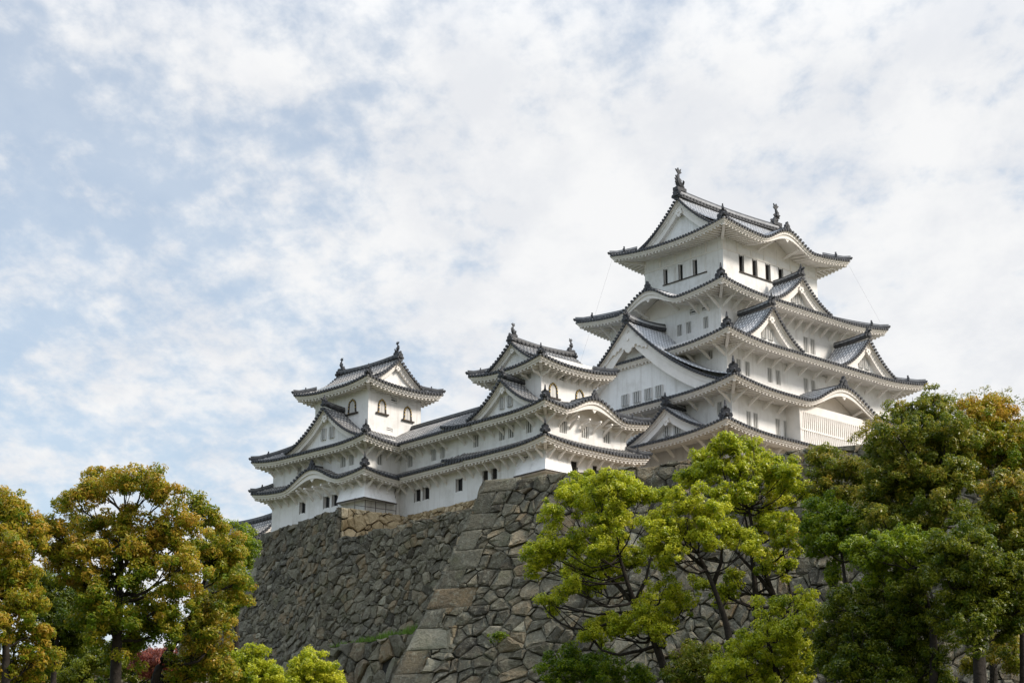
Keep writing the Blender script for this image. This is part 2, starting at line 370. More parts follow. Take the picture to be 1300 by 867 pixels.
class Roof:
    """hipped tiled roof round a rectangle.  zt = corner tip height, lift = how far the corners sweep up,
    D = overhang depth to the wall below; Zd(d) = height profile above the mid-eave for every side (same d -> same z)"""
    def __init__(s, parent, cx, cy, a, b, zt, lift, prof, dmax, over, dz, kara=None, Lc=7.0, sides='SWEN', flat_ends=''):
        s.parent = parent; s.cx, s.cy, s.a, s.b = cx, cy, a, b; s.ze = zt-lift; s.lift = lift; s.prof = prof; s.dmax = dmax; s.over = over; s.dz = dz
        s.kara = kara or {}; s.Lc = min(Lc, min(a, b)); s.sides = sides; s.fe = flat_ends
        s.mb = MB(); s.ev = MB()
    def hw(s, sd_): return s.a if sd_ in 'SN' else s.b
    def edge_lift(s, sd_, x, d):
        c = s.hw(sd_)-abs(x)-d
        if sd_ in 'SN' and ('W' in s.fe and x*(1 if sd_ == 'S' else -1) < 0 or 'E' in s.fe and x*(1 if sd_ == 'S' else -1) > 0): return 0
        if sd_ in 'WE' and ('N' in s.fe and x*(1 if sd_ == 'E' else -1) > 0 or 'S' in s.fe and x*(1 if sd_ == 'E' else -1) < 0): return 0
        return s.lift*max(0, 1-max(c, 0)/s.Lc)**2.1
    def bump(s, sd_, x):
        if sd_ not in s.kara: return None
        xc, h, w = s.kara[sd_]; t = abs(x-xc)/w
        if t >= 1: return 0
        return h*(.5+.5*math.cos(math.pi*t))**1.15
    def Z(s, sd_, x, d):
        z = s.ze+s.prof(max(d, 0))+s.edge_lift(sd_, x, max(d, 0))*max(0, 1-max(d, 0)/max(s.dmax, 3.0))
        b = s.bump(sd_, x)
        if b: z = max(z, s.ze+b+.05*max(d, 0))
        return z
    def E(s, sd_, x): return s.Z(sd_, x, 0)
    def side(s, sd_, D, spacing=.36, eave=True, jump=None, dm=None):
        """jump = (dg, ag): beyond depth dg the sheet is ag wide on each side (roof above a gable end); dm(x) limits the tile rows"""
        fr = frame(sd_, s.cx, s.cy, s.a, s.b); hw = s.hw(sd_); nx = max(12, int(2*hw/.35))
        def sheet(d0, d1, lim):
            nd = max(3, int((d1-d0)/.5)); rows = []
            for k in range(nd+1):
                d = d0+(d1-d0)*k/nd; l = lim(d)
                rows.append([fr.p(l*(-1+2*i/nx), d, s.Z(sd_, l*(-1+2*i/nx), d)) for i in range(nx+1)])
            s.mb.grid(rows, 0)
        if jump:
            sheet(0, jump[0], lambda d: hw-d); sheet(jump[0], D, lambda d: jump[1])
        else: sheet(0, D, lambda d: hw-d)
        n = int((2*hw-.3)/spacing); x0 = -n*spacing/2
        for k in range(n+1):
            x = x0+k*spacing; m_ = hw-abs(x)-.02
            if jump and abs(x) < jump[1]: m_ = D
            m_ = max(.25, min(D, m_))
            if dm: m_ = min(m_, dm(x))
            m = max(3, int(m_/.6))
            rib(s.mb, [fr.p(x, -.10+(m_+.10)*i/m, s.Z(sd_, x, -.10+(m_+.10)*i/m)+.015) for i in range(m+1)], fr.v(1, 0))
        if eave: s.eave(sd_, fr, hw)
    def eave(s, sd_, fr, hw):
        ev = s.ev; nx = max(16, int(2*hw/.3)); xs = [-1+2*i/nx for i in range(nx+1)]
        def kb(x): b = s.bump(sd_, x); return (b or 0)/s.kara[sd_][1] if b else 0
        def line(d, dzf): return [fr.p(t*(hw-d), d, s.E(sd_, t*(hw-d))-dzf(t*(hw-d))) for t in xs]
        ev.grid([line(-.03, lambda x: -.02), line(-.03, lambda x: .13)], 1)                     # drip tiles
        ev.grid([line(-.03, lambda x: .13), line(.06, lambda x: .13), line(.06, lambda x: .27+.16*kb(x)), line(.16, lambda x: .27+.16*kb(x)), line(.16, lambda x: .40+.42*kb(x)), line(.30, lambda x: .40+.42*kb(x)), line(.30, lambda x: .36), line(s.over, lambda x: .36-.10*s.over)], 4)
        sp = .44; n = int(2*(hw-.35)/sp); x0 = -n*sp/2
        for k in range(n+1):                                                                     # rafters
            x = x0+k*sp
            if kb(x) > .25: continue
            dm = min(s.over, hw-abs(x))
            if dm < .5: continue
            za = s.E(sd_, x)-.37; zb = s.E(sd_, x)-.37+.10*dm
            p = [fr.p(x-.09, .22, za-.17), fr.p(x+.09, .22, za-.17), fr.p(x+.09, .22, za), fr.p(x-.09, .22, za)]
            r_ = [fr.p(x-.09, dm, zb-.17), fr.p(x+.09, dm, zb-.17), fr.p(x+.09, dm, zb), fr.p(x-.09, dm, zb)]
            ev.add(p+r_, [(0,1,2,3),(0,4,5,1),(1,5,6,2),(3,2,6,7),(0,3,7,4)], 4)
        if sd_ in s.kara:                                                                        # wall above the beam under a cusped gable
            xc, h, w = s.kara[sd_]; m = 24
            X = [xc-w+2*w*i/m for i in range(m+1)]
            ev.grid([[fr.p(x, s.over-.03, s.ze-.6) for x in X], [fr.p(x, s.over-.03, s.E(sd_, x)-.2) for x in X]], 4)
            # pendant under the cusp
            zt = s.ze+h-.70
            ev.prism([fr.p(xc+a_, .20, zt+b_) for a_, b_ in ((-.9, .12), (-.55, -.10), (-.35, -.06), (0, -.42), (.35, -.06), (.55, -.10), (.9, .12), (0, .25))], fr.v(0, .12), 4)
            # two curved tie beams running back to the wall
            for sg in (-.45, .45):
                ev.tube([fr.p(xc+sg*w, .35, s.E(sd_, xc+sg*w)-.62), fr.p(xc+sg*w, s.over, s.E(sd_, xc+sg*w)-1.1)], .13, 6, 4)
    def hips(s, which, dend, w=.20, h=.34, tipsize=.9, finial=True):
        """hip ridges at corners 'SW' etc. from tip inwards dend metres"""
        for c in which:
            sx_ = -1 if 'W' in c else 1; sy_ = -1 if 'S' in c else 1
            fs = 'S' if 'S' in c else 'N'; pts = []
            n = max(4, int(dend/.5))
            for i in range(n+1):
                d = -.05+(dend+.05)*i/n
                xx = (s.a-max(d, -.05))*(sx_ if fs == 'S' else -sx_)
                pts.append(Vector((s.cx+sx_*(s.a-d), s.cy+sy_*(s.b-d), s.Z(fs, xx, max(d, 0))+.03)))
            pts2 = [p for p in pts]; pts2[0] = pts2[0]+Vector((0, 0, .10))
            s.mb.sweep(pts2, *RIDGE_PROF(w, h))
            f = Vector((sx_, sy_, 0)).normalized()
            # sub-tile at the tip and the ridge-end tile a little further in
            s.mb.tube([pts[0]+Vector((0, 0, .15)), pts[0]+f*.16+Vector((0, 0, .30))], [.14, .09], 6, 3)
            if finial:
                i = min(2, len(pts)-1); near = c == 'SW'; oni(s.roof_obj_parent, pts[i]+Vector((0, 0, .16)), f, tipsize*(1 if near else .5), s.dz, spike=near)
            # corner rafter below
            p0 = Vector((s.cx+sx_*(s.a-.25), s.cy+sy_*(s.b-.25), s.E(fs, s.a*(sx_ if fs == 'S' else -sx_))-.62)); p1 = Vector((s.cx+sx_*(s.a-s.over), s.cy+sy_*(s.b-s.over), s.ze-.42))
            s.ev.sweep([p0, p1], [(-.13, 0), (.13, 0), (.13, .26), (-.13, .26)], [4]*4)
    def begin(s):                                     # roof object first, so that ornaments can hang on it
        s.roof_obj_parent = s.obj = bpy.data.objects.new('roof', bpy.data.meshes.new('roof')); col.objects.link(s.obj); s.obj.parent = s.parent
        return s
    def end(s):
        tmp = s.mb.build('roof_tmp', ROOFM, None, s.dz); me = tmp.data; old = s.obj.data
        s.obj.data = me; bpy.data.objects.remove(tmp); bpy.data.meshes.remove(old); me.name = 'roof'
        s.ev.build('eaves', ROOFM, s.obj, s.dz)
        return s.obj

BR_CACHE = {}
def brackets(parent, cx, cy, a, b, side, zs, out, drop, sp, dz, ends=(0, 0), skip=None, th=.12):
    """white diagonal eave struts standing off the wall"""
    key = (out, drop, th)
    if key not in BR_CACHE:
        mb = MB()
        pr = [(0, -drop), (0, -drop+.24), (-.30*out, -.60*drop+.20), (-out*.72, -.20), (-out, -.02), (-out, -.18), (-.74*out, -.36), (-.34*out, -.72*drop)]
        mb.prism([Vector((-th/2, d, z)) for d, z in pr], (th, 0, 0), 0)
        mb.box(-th/2-.02, th/2+.02, -out-.12, 0, -.06, .10, 0)
        me = mb.build('tmp', [M_EAVE]).data; o = [x for x in bpy.data.objects if x.data == me][0]; bpy.data.objects.remove(o); me.name = 'eave_bracket'
        BR_CACHE[key] = me
    fr = frame(side, cx, cy, a, b); hw = (a if side in 'SN' else b)
    lo, hi = -hw+ends[0], hw-ends[1]; n = max(1, int(round((hi-lo)/sp)))
    rot = {'S': 0, 'W': -math.pi/2, 'E': math.pi/2, 'N': math.pi}[side]
    for k in range(n+1):
        x = lo+(hi-lo)*k/n
        if skip and skip[0] < x < skip[1]: continue
        o = bpy.data.objects.new('eave_bracket', BR_CACHE[key]); col.objects.link(o); o.parent = parent
        p = fr.p(x, 0, zs-dz); o.location = p; o.rotation_euler = (0, 0, rot)

def dormer(roofobj, fr, xc, w, zr, zf, back, dz, bw=.7, rec=.7, wins=(), pend=.6, big=False, rise=.25, orn=1.0, ribs_to=None, gabz=None):
    """triangular gable dormer: frame fr, verge at d=0 .. back; roof falls from zr to zf over half width w"""
    f2 = Fr(tuple(fr.p(xc, 0, 0)[:2]), fr.ex, fr.ed); mb = MB()
    def zc(x): return zr-(zr-zf)*q(abs(x)/w)
    n = max(8, int(w*2.2)); m = max(3, int(back/.8))
    mb.grid([[f2.p(-w+2*w*i/(2*n), back*k/m, zc(-w+2*w*i/(2*n))) for i in range(2*n+1)] for k in range(m+1)], 0)
    d = .12
    while d < back:
        for sg in (-1, 1):
            pts = [f2.p(sg*(w-(w-.1)*i/8), d, zc(w-(w-.1)*i/8)+.015) for i in range(9)]
            rib(mb, pts, f2.v(0, 1), endcap=False)
        d += .36
    ob = mb.build('dormer_roof', ROOFM, roofobj, dz)
    ridge(ob, [f2.p(0, back*i/4, zr+.02+rise*(1-i/4)**2) for i in range(5)], .22*orn**.5, .5*orn, dz, 'dormer_ridge')
    oni(ob, f2.p(0, -.05, zr+rise*.8), f2.v(0, -1), .92*orn, dz)
    return f2, zc


# ------------------------------------------------------------------ placing of the castle: local x = along the south fronts, y = along the west fronts
AZ = 47.7
def rotz(az): return R(90-az)
def skirt(rise, D): return lambda d: rise*(.7*min(d/D, 1)+.3*min(d/D, 1)**2)
def rise_to(H, b): return lambda d: H-H*q(1-d/b)

def tier(parent, cx, cy, aw, bw, over, zt, lift, rise, dz, kara=None, inner=None, tip=.9, hipD=None, fins='SW SE NW NE', over_w=None, spacing=.36):
    """skirt roof round a storey (aw x bw half sizes of the wall below)"""
    a, b = aw+over, bw+over; D = inner if inner else over
    r = Roof(parent, cx, cy, a, b, zt, lift, skirt(rise, D), D, over, dz, kara).begin()
    for sd_ in 'SWEN': r.side(sd_, D+.15, spacing)
    r.hips(fins.split(), D, tipsize=tip)
    r.end(); return r

def irimoya(parent, cx, cy, a, b, zt, lift, zr, axis, dg, ag, over, dz, kara=None, clip=None, gbw=.9, gpend=.7, big=False, gwins=(), grec=.55, rh=.62, orn=1.0, tip=.9, fishes=0, ridge_span=None, lc=7.0):
    """hip-and-gable roof; axis 'x': ridge along x.  dg = depth of the skirt below each gable, ag = half distance between verges"""
    hl, hs = (a, b) if axis == 'x' else (b, a)
    ze = zt-lift; H = zr-ze
    r = Roof(parent, cx, cy, a, b, zt, lift, rise_to(H, hs), hs, over, dz, kara, Lc=lc).begin()
    long_, short = ('SN', 'WE') if axis == 'x' else ('WE', 'SN')
    for sd_ in long_: r.side(sd_, hs, jump=(dg, ag), dm=clip)
    for sd_ in short: r.side(sd_, dg+grec+.3)
    r.hips(['SW', 'SE', 'NW', 'NE'], dg+.3, tipsize=tip)
    ro = r.end()
    wb = hs-dg+.25; gabs = []
    for sd_ in short:
        f0 = frame(sd_, cx, cy, a, b); off = hl-ag
        fr = Fr(tuple(f0.p(0, off, 0)[:2]), f0.ex, f0.ed)
        zc = lambda x: zr-H*q(abs(x)/hs)
        gabs.append(gable_front(parent, fr, zc, wb, ze+r.prof(dg+.1), gbw, grec, dz, gwins if sd_ in 'WS' else (), gpend, big))
    e = (1, 0) if axis == 'x' else (0, 1)
    s0, s1 = ridge_span if ridge_span else (-ag-.1, ag+.1)
    pts = [Vector((cx+e[0]*(s0+(s1-s0)*i/8), cy+e[1]*(s0+(s1-s0)*i/8), zr-.05+.22*(2*i/8-1)**2)) for i in range(9)]
    ridge(ro, pts, .26*orn, rh, dz)
    for sg, p in ((-1, pts[0]), (1, pts[-1])):
        if ridge_span and not (abs(p.x-cx) > ag-.5 or abs(p.y-cy) > ag-.5): continue
        oni(ro, p+Vector((e[0]*sg*.12, e[1]*sg*.12, -.15)), (e[0]*sg, e[1]*sg), 1.0*orn, dz, spike=not fishes)
        if fishes: fish(ro, p+Vector((-e[0]*sg*.35, -e[1]*sg*.35, rh)), (-e[0]*sg, -e[1]*sg), fishes, dz)
    return r, gabs

# ---- main keep (origin = its centre)
KB = 38.0
keep = empty('castle_keep', (21.15, 180.0, KB), rotz(AZ))
tag(keep, 'tallest white castle tower of five stacked tiled roofs with curved gables', 'castle tower')
# storey walls
win1 = [('S', x, .62, 43.75, 45.35, 'bars') for x in (-10.75, -9.85, -6.9, -5.8)]
wall(keep, 0, 0, 12.9, 10.8, KB-2, 47.9, win1+[('W', 9.4, .62, 44.9, 46.1, 'bars')], KB)
win3 = [('S', x, .66, 49.15, 50.5, 'bars') for x in (-10.15, -9.0, -5.98, -4.85, -.96, 0.05, 4.1, 5.1)]+[('W', 7.4, .62, 50.6, 51.4, 'bars'), ('S', -3.3, .8, 51.05, 51.4, 'vent'), ('S', 1.8, .8, 51.05, 51.4, 'vent')]
wall(keep, 0, 0, 11.7, 9.35, 45, 52.9, win3, KB)
win4 = [('W', x, .62, 54.42, 55.5, 'bars') for x in (1.91, 3.05, 5.14)]+[('W', -.36, .5, 57.0, 57.75, 'bars'), ('W', .82, .5, 57.0, 57.75, 'bars'), ('W', 3.6, .75, 56.1, 56.6, 'vent'), ('W', 5.1, .75, 56.15, 56.65, 'vent'),
        ('S', 2.2, .72, 54.1, 55.6, 'bars'), ('S', 3.2, .72, 54.1, 55.6, 'bars'), ('S', .07, .8, 56.95, 57.7, 'bars'), ('S', -.9, .6, 55.7, 56.2, 'vent')]
wall(keep, 0, 0, 9.6, 7.0, 50, 58.2, win4, KB)
top5 = [('W', x, .64, 61.05, 62.55, 'open') for x in (-2.16, -.23, 1.62)]+[('S', x, .55, 61.08, 62.66, 'open') for x in (-4.25, -2.37, -.5, 1.38, 3.25)]
w5 = wall(keep, 0, 0, 6.8, 5.0, 57, 65.2, top5, KB)
tr = MB()
for sd_ in 'SW':
    fr = frame(sd_, 0, 0, 6.8, 5.0); hw = 6.8 if sd_ == 'S' else 5.0
    tr.prism([fr.p(-hw-.03, 0, 62.74), fr.p(hw+.03, 0, 62.74), fr.p(hw+.03, 0, 62.86), fr.p(-hw-.03, 0, 62.86)], fr.v(0, -.06), 0)
    n = 7 if sd_ == 'S' else 5
    for k in range(n+1):
        x = -hw+.12+(2*hw-.24)*k/n
        tr.prism([fr.p(x-.09, 0, 62.86), fr.p(x+.09, 0, 62.86), fr.p(x+.09, 0, 64.6), fr.p(x-.09, 0, 64.6)], fr.v(0, -.045), 0)
tr.build('wall_moulding', [M_EAVE], w5, KB)
sb = MB(); fr = frame('W', 0, 0, 6.8, 5)
sb.prism([fr.p(-2.6, 0, 60.95), fr.p(3.0, 0, 60.95), fr.p(3.0, 0, 61.03), fr.p(-2.6, 0, 61.03)], fr.v(0, -.12), 0)
fr = frame('S', 0, 0, 6.8, 5); sb.prism([fr.p(-4.6, 0, 60.95), fr.p(4.6, 0, 60.95), fr.p(4.6, 0, 61.04), fr.p(-4.6, 0, 61.04)], fr.v(0, -.12), 0)
sb.build('window_sill', [M_WOOD], w5, KB)
for sd_, xs in (('W', (-1.5, .45, 2.3)), ('S', (-3.45, -1.55, .33, 2.2))):
    fr = frame(sd_, 0, 0, 6.8, 5)
    for x in xs:
        sh = MB(); sh.prism([fr.p(x-.48, 0, 61.06), fr.p(x+.48, 0, 61.06), fr.p(x+.48, 0, 62.6), fr.p(x-.48, 0, 62.6)], fr.v(0, -.05), 0)
        sh.build('shutter', [M_PL], w5, KB)
# roofs, bottom to top
r1 = tier(keep, -.55, -.0, 13.35, 10.8, 2.05, 43.55, .65, .95, KB, tip=1.2)
r2, g2 = irimoya(keep, 0, 0, 14.95, 13.0, 47.55, .65, 55.15, 'x', 1.15, 14.5, 2.1, KB, kara={'S': (0.1, 2.15, 6.0)}, clip=None,
    gbw=1.75, gpend=1.15, big=True, gwins=[(x, .9, 47.72, 48.75) for x in (-1.25, .2, 1.62, 2.96)], grec=.95, rh=.7, tip=1.2, ridge_span=(-14.6, -9.2))
r3 = tier(keep, 0, 0, 11.7, 9.35, 2.32, 52.28, .65, 1.75, KB, inner=4.4, tip=1.1)
r4 = tier(keep, 0, 0, 9.6, 7.0, 2.3, 57.86, .65, 1.9, KB, inner=4.3, kara={'W': (.0, 1.55, 4.2)}, tip=1.1)
r5, g5 = irimoya(keep, 0, 0, 9.13, 7.32, 64.70, .65, 69.0, 'x', 1.55, 7.35, 2.33, KB, kara={'S': (0, 1.5, 4.1)}, gbw=1.15, gpend=.8, grec=.6, rh=.75, orn=1.15, tip=1.1, fishes=2.0)
# brackets
brackets(keep, 0, 0, 12.9, 10.8, 'S', 46.75, 1.5, 1.0, 1.95, KB, (.2, .2), (-6.3, 6.3)); brackets(keep, 0, 0, 12.9, 10.8, 'W', 46.75, 1.5, 1.0, 1.95, KB, (.4, .2))
brackets(keep, 0, 0, 11.7, 9.35, 'S', 51.5, 1.6, 1.0, 1.95, KB, (.2, .2)); brackets(keep, 0, 0, 11.7, 9.35, 'W', 51.5, 1.6, 1.0, 1.95, KB, (9.6, .2))
brackets(keep, 0, 0, 9.6, 7.0, 'S', 57.05, 1.6, 1.15, 1.28, KB, (.2, .2)); brackets(keep, 0, 0, 9.6, 7.0, 'W', 57.05, 1.6, 1.15, 1.28, KB, (.2, .2), (-3.6, 3.6))
brackets(keep, -.55, 0, 13.35, 10.8, 'S', 42.75, 1.4, 1.0, 1.95, KB, (.2, .2)); brackets(keep, -.55, 0, 13.35, 10.8, 'W', 42.75, 1.4, 1.0, 1.95, KB, (.2, .2))
# dormers (south front: one on the fourth roof, two on the third; west: one on the first)
def south_dormer(roof, xc, w, zr, zf, back, wz, orn=1.0):
    f0 = frame('S', 0, 0, roof.a, roof.b); fr = Fr(tuple(f0.p(0, .35, 0)[:2]), f0.ex, f0.ed)
    f2, zc = dormer(keep, fr, xc, w, zr, zf, back, KB, orn=orn)
    gable_front(keep, f2, zc, w-.1, zf+.15, .95, .75, KB, [(-.45, .62, wz, wz+.95), (.45, .62, wz, wz+.95)], .62)
south_dormer(r4, -.35, 4.3, 60.4, 57.45, 3.4, 58.0)
south_dormer(r3, -7.6, 4.3, 55.4, 51.85, 4.0, 52.55)
south_dormer(r3, 6.1, 4.3, 55.2, 51.85, 4.0, 52.5)
f0 = frame('W', -.55, 0, r1.a, r1.b); fr = Fr(tuple(f0.p(0, .5, 0)[:2]), f0.ex, f0.ed)
f2, zc = dormer(keep, fr, 5.3, 5.7, 45.95, 43.1, 3.2, KB)
gable_front(keep, f2, zc, 5.5, 43.25, 1.0, .75, KB, [(-.45, .66, 43.55, 44.4), (.75, .66, 43.55, 44.4)], .7)
# ridges on the cusped gables
def kara_ridge(r, sd_, length, orn=.9):
    xc, h, w = r.kara[sd_]; fr = frame(sd_, r.cx, r.cy, r.a, r.b); z = r.ze+h
    ridge(r.obj, [fr.p(xc, d, z+.02+.03*d) for d in (0.15, length/2, length)], .2, .36, r.dz, 'cusped_gable_ridge'); oni(r.obj, fr.p(xc, .05, z+.05), fr.v(0, -1), orn, r.dz, spike=False)
kara_ridge(r2, 'S', 4.0, 1.1); kara_ridge(r4, 'W', 3.0); kara_ridge(r5, 'S', 2.2)
# latticed bay on the south front
b = MB(); fr = frame('S', 0, 0, 12.9, 10.8); X0, X1, dd = -5.75, 5.75, -1.55
b.prism([fr.p(X0, 0, 42.2), fr.p(X1, 0, 42.2), fr.p(X1, dd, 42.2), fr.p(X0, dd, 42.2)], (0, 0, 1.0), 0)
b.prism([fr.p(X0, 0, 46.0), fr.p(X1, 0, 46.0), fr.p(X1, dd, 46.0), fr.p(X0, dd, 46.0)], (0, 0, .75), 0)
b.prism([fr.p(X0+.1, 0, 43.2), fr.p(X1-.1, 0, 43.2), fr.p(X1-.1, dd+.22, 43.2), fr.p(X0+.1, dd+.22, 43.2)], (0, 0, 2.8), 1)
n = 40
for k in range(n+1):
    x = X0+.16+(X1-X0-.32)*k/n; wv = .30 if k in (0, n) else .15
    b.prism([fr.p(x-wv/2, dd, 43.2), fr.p(x+wv/2, dd, 43.2), fr.p(x+wv/2, dd+.16, 43.2), fr.p(x-wv/2, dd+.16, 43.2)], (0, 0, 2.8), 0)
b.prism([fr.p(X0, dd-.03, 44.35), fr.p(X1, dd-.03, 44.35), fr.p(X1, dd-.03, 44.5), fr.p(X0, dd-.03, 44.5)], fr.v(0, .1), 0)
b.prism([fr.p(X0, 0, 43.2), fr.p(X0, dd, 43.2), fr.p(X0+.1, dd, 43.2), fr.p(X0+.1, 0, 43.2)], (0, 0, 2.8), 0)
b.build('lattice_bay', [M_EAVE, M_PAPER], keep, KB)
# lightning conductor wires from the top eaves
for (p0, p1) in (((-9.0, 7.2, 64.3), (-12.2, 9.0, 52.5)), ((9.0, -7.2, 64.3), (11.4, -8.8, 58.6))):
    wr = MB(); wr.tube([p0, p1], .007, 4, 0); wr.build('lightning_wire', [M_METAL], keep, KB)

ROOFM = ROOFM_OLD                                 # the small towers carry older, darker tiles than the restored keep
# ---- west small tower with the long gallery's south end (origin = near ground corner)
NB = 35.0
west = empty('small_tower', (2.65, 151.0, NB), rotz(AZ))
tag(west, 'middle white three-roofed small tower with cusped gable, left of the tallest one', 'castle tower', 'small corner towers of the castle')
def ishi(parent, cx, cy, a, b, ext, z0, z1, out, dz):
    """flared stone-drop box round the near corner: slopes outwards downwards, dark lip at the foot"""
    mb = MB(); x0, y0 = cx-a, cy-b
    t = [(x0-.02, y0+ext[1]), (x0-.02, y0-.02), (x0+ext[0], y0-.02)]; f = [(x0-out, y0+ext[1]-.3), (x0-out, y0-out), (x0+ext[0]-.3, y0-out)]
    mb.poly([(*t[0], z1), (*t[1], z1), (*f[1], z0), (*f[0], z0)], 0); mb.poly([(*t[1], z1), (*t[2], z1), (*f[2], z0), (*f[1], z0)], 0)
    mb.poly([(*t[0], z1), (*f[0], z0), (x0-.02, y0+ext[1], z0)], 0); mb.poly([(*t[2], z1), (*f[2], z0), (x0+ext[0], y0-.02, z0)], 0)
    mb.poly([(*f[0], z0), (*f[1], z0), (x0, y0, z0), (x0, f[0][1], z0)], 0); mb.poly([(*f[1], z0), (*f[2], z0), (f[2][0], y0, z0), (x0, y0, z0)], 0)
    mb.sweep([(*f[0], z0-.06), (*f[1], z0-.06), (*f[2], z0-.06)], [(-.05, 0), (.05, 0), (.05, .1), (-.05, .1)], [1]*4)
    return mb.build('stone_drop_box', [M_PL, M_WOOD], parent, dz)
bx, by, ba, bb = 4.55, 4.9, 4.55, 4.9            # body centre and half sizes
def W_(y, c=by): return -(y-c)
def S_(x, c=bx): return x-c
f1 = [('W', W_(y), .70, 37.2, 38.15, 'iron') for y in (7.19, 6.09)]+[('S', S_(3.17), .8, 37.1, 38.15, 'iron'), ('S', S_(5.6), .8, 37.1, 38.15, 'iron'), ('W', W_(2.3), .3, 37.3, 38.4, 'open')]
f2w = [('W', W_(y), .72, 40.3, 41.35, 'bars') for y in (1.89, 4.03, 5.15, 8.33)]+[('S', S_(x), .85, 40.25, 41.3, 'bars') for x in (1.92, 4.35, 6.83)]+[('S', S_(3.3), .9, 41.75, 42.1, 'vent'), ('S', S_(4.9), .9, 41.75, 42.1, 'vent')]
wall(west, bx, by, ba, bb, NB-3, 42.6, f1+f2w, NB)
ishi(west, bx, by, ba, bb, (2.6, 3.2), 36.75, 38.3, .75, NB)
tx, ty, ta, tb = 4.45, 5.05, 3.0, 3.05
tw = [('W', -(3.51-ty), .62, 45.35, 46.1, 'bars'), ('S', 3.72-tx, .7, 45.4, 45.95, 'vent'), ('S', 2.74-tx, 1.05, 43.75, 45.0, 'arch'), ('S', 5.75-tx, 1.05, 43.75, 45.0, 'arch')]
wall(west, tx, ty, ta, tb, 41, 47.2, tw, NB)
n1 = Roof(west, bx, by, ba+1.35, bb+1.35, 39.42, .42, skirt(.75, 1.35), 1.35, 1.35, NB, Lc=4.5).begin()
for sd_ in 'SWE': n1.side(sd_, 1.45)
n1.hips(['SW', 'SE'], 1.35, tipsize=.85); n1.end()
n2 = Roof(west, bx, by, ba+1.4, bb+1.4, 42.25, .42, skirt(1.55, 3.0), 3.0, 1.4, NB, kara={'S': (-.25, 1.35, 4.0)}, Lc=4.5).begin()
for sd_ in 'SWE': n2.side(sd_, 3.1)
n2.hips(['SW', 'SE'], 3.0, tipsize=.85); n2.end(); kara_ridge(n2, 'S', 2.8, .8)
f0 = frame('W', bx, by, n2.a, n2.b); fr = Fr(tuple(f0.p(0, .35, 0)[:2]), f0.ex, f0.ed)
f2, zc = dormer(west, fr, -(4.1-by), 4.5, 44.95, 42.15, 3.2, NB, orn=.85)
gable_front(west, f2, zc, 4.35, 42.3, .62, .6, NB, [(-.5, .55, 42.7, 43.65), (.45, .55, 42.7, 43.65)], .55)
n3, _ = irimoya(west, tx, ty, 4.35, 4.4, 46.62, .45, 48.75, 'x', 1.1, 3.55, 1.35, NB, gbw=.55, gpend=.42, grec=.5, rh=.42, orn=.75, tip=.75, fishes=1.0, lc=4.0)
brackets(west, bx, by, ba, bb, 'S', 38.65, .95, .95, 1.05, NB, (.15, .15)); brackets(west, bx, by, ba, bb, 'W', 38.65, .95, .95, 1.05, NB, (.15, .15))
brackets(west, bx, by, ba, bb, 'S', 41.50, .95, .85, 1.25, NB, (.15, .15)); brackets(west, bx, by, ba, bb, 'W', 41.50, .95, .85, 1.25, NB, (.15, .15))
brackets(west, tx, ty, ta, tb, 'S', 45.85, .85, .6, .85, NB, (.15, .15)); brackets(west, tx, ty, ta, tb, 'W', 45.85, .85, .6, 1.5, NB, (.15, .15))

# ---- gallery between the two small towers
cor = empty('gallery', (2.65, 151.0, NB), rotz(AZ))
tag(cor, 'long white two-storey gallery wing linking the two small towers', 'castle wing')
gx, ga, gy0, gy1 = 2.4, 2.4, 9.8, 21.0; gy = (gy0+gy1)/2; gb = (gy1-gy0)/2
cw = [('W', -(y-gy), .72, 36.95, 38.0, 'open') for y in (15.79, 14.64, 10.4)]+[('W', -(y-gy), .68, 40.1, 41.12, 'bars') for y in (12.55, 13.71, 16.84)]
wall(cor, gx, gy, ga, gb, NB-3, 42.6, cw, NB)
c1 = Roof(cor, gx, gy, ga+1.35, gb+1.35, 39.0, 0, skirt(.75, 1.35), 1.35, 1.35, NB).begin()
for sd_ in 'W': c1.side(sd_, 1.45)
c1.end()
c2 = Roof(cor, gx, gy, ga+1.4, gb+2.5, 41.83, 0, lambda d: 2.35*q(d/3.8)*.55+2.35*.45*d/3.8, 3.8, 1.4, NB).begin()
for sd_ in 'WE': c2.side(sd_, 3.8, jump=(.02, gb+2.4))
c2o = c2.end()
ridge(c2o, [(gx, gy0-2, 44.1), (gx, gy, 44.1), (gx, gy1+2, 44.1)], .24, .5, NB)
brackets(cor, gx, gy, ga, gb, 'W', 38.65, .95, .95, 1.05, NB, (.6, 2.2)); brackets(cor, gx, gy, ga, gb, 'W', 41.50, .95, .85, 1.05, NB, (.6, 2.2))

# ---- north-west small tower, its fronts turned a little
AI = 44.0
inui = empty('small_tower', (-12.34, 161.63, NB), rotz(AI))
tag(inui, 'leftmost white small tower whose top gable faces right, above the dark stone wall', 'castle tower', 'small corner towers of the castle')
ix, iy, ia, ib = 4.0, 6.1, 4.0, 6.1
iw = [('W', -(y-iy), .66, 36.9, 37.9, 'open') for y in (8.05, 4.88, 3.80)]+[('W', -(y-iy), .66, 40.12, 41.1, 'bars') for y in (2.86, 1.77, 8.6)]+[('S', 1.6-ix, .62, 40.14, 41.12, 'bars'), ('W', -(7.0-iy), .7, 38.3, 38.8, 'vent'), ('S', 3.3-ix, .28, 37.2, 38.3, 'open')]
wall(inui, ix, iy, ia, ib, NB-3, 42.6, iw, NB)
ishi(inui, ix, iy, ia, ib, (3.2, 3.0), 36.85, 38.4, .8, NB)
ux, uy, ua, ub = 4.3, 4.65, 3.1, 3.5
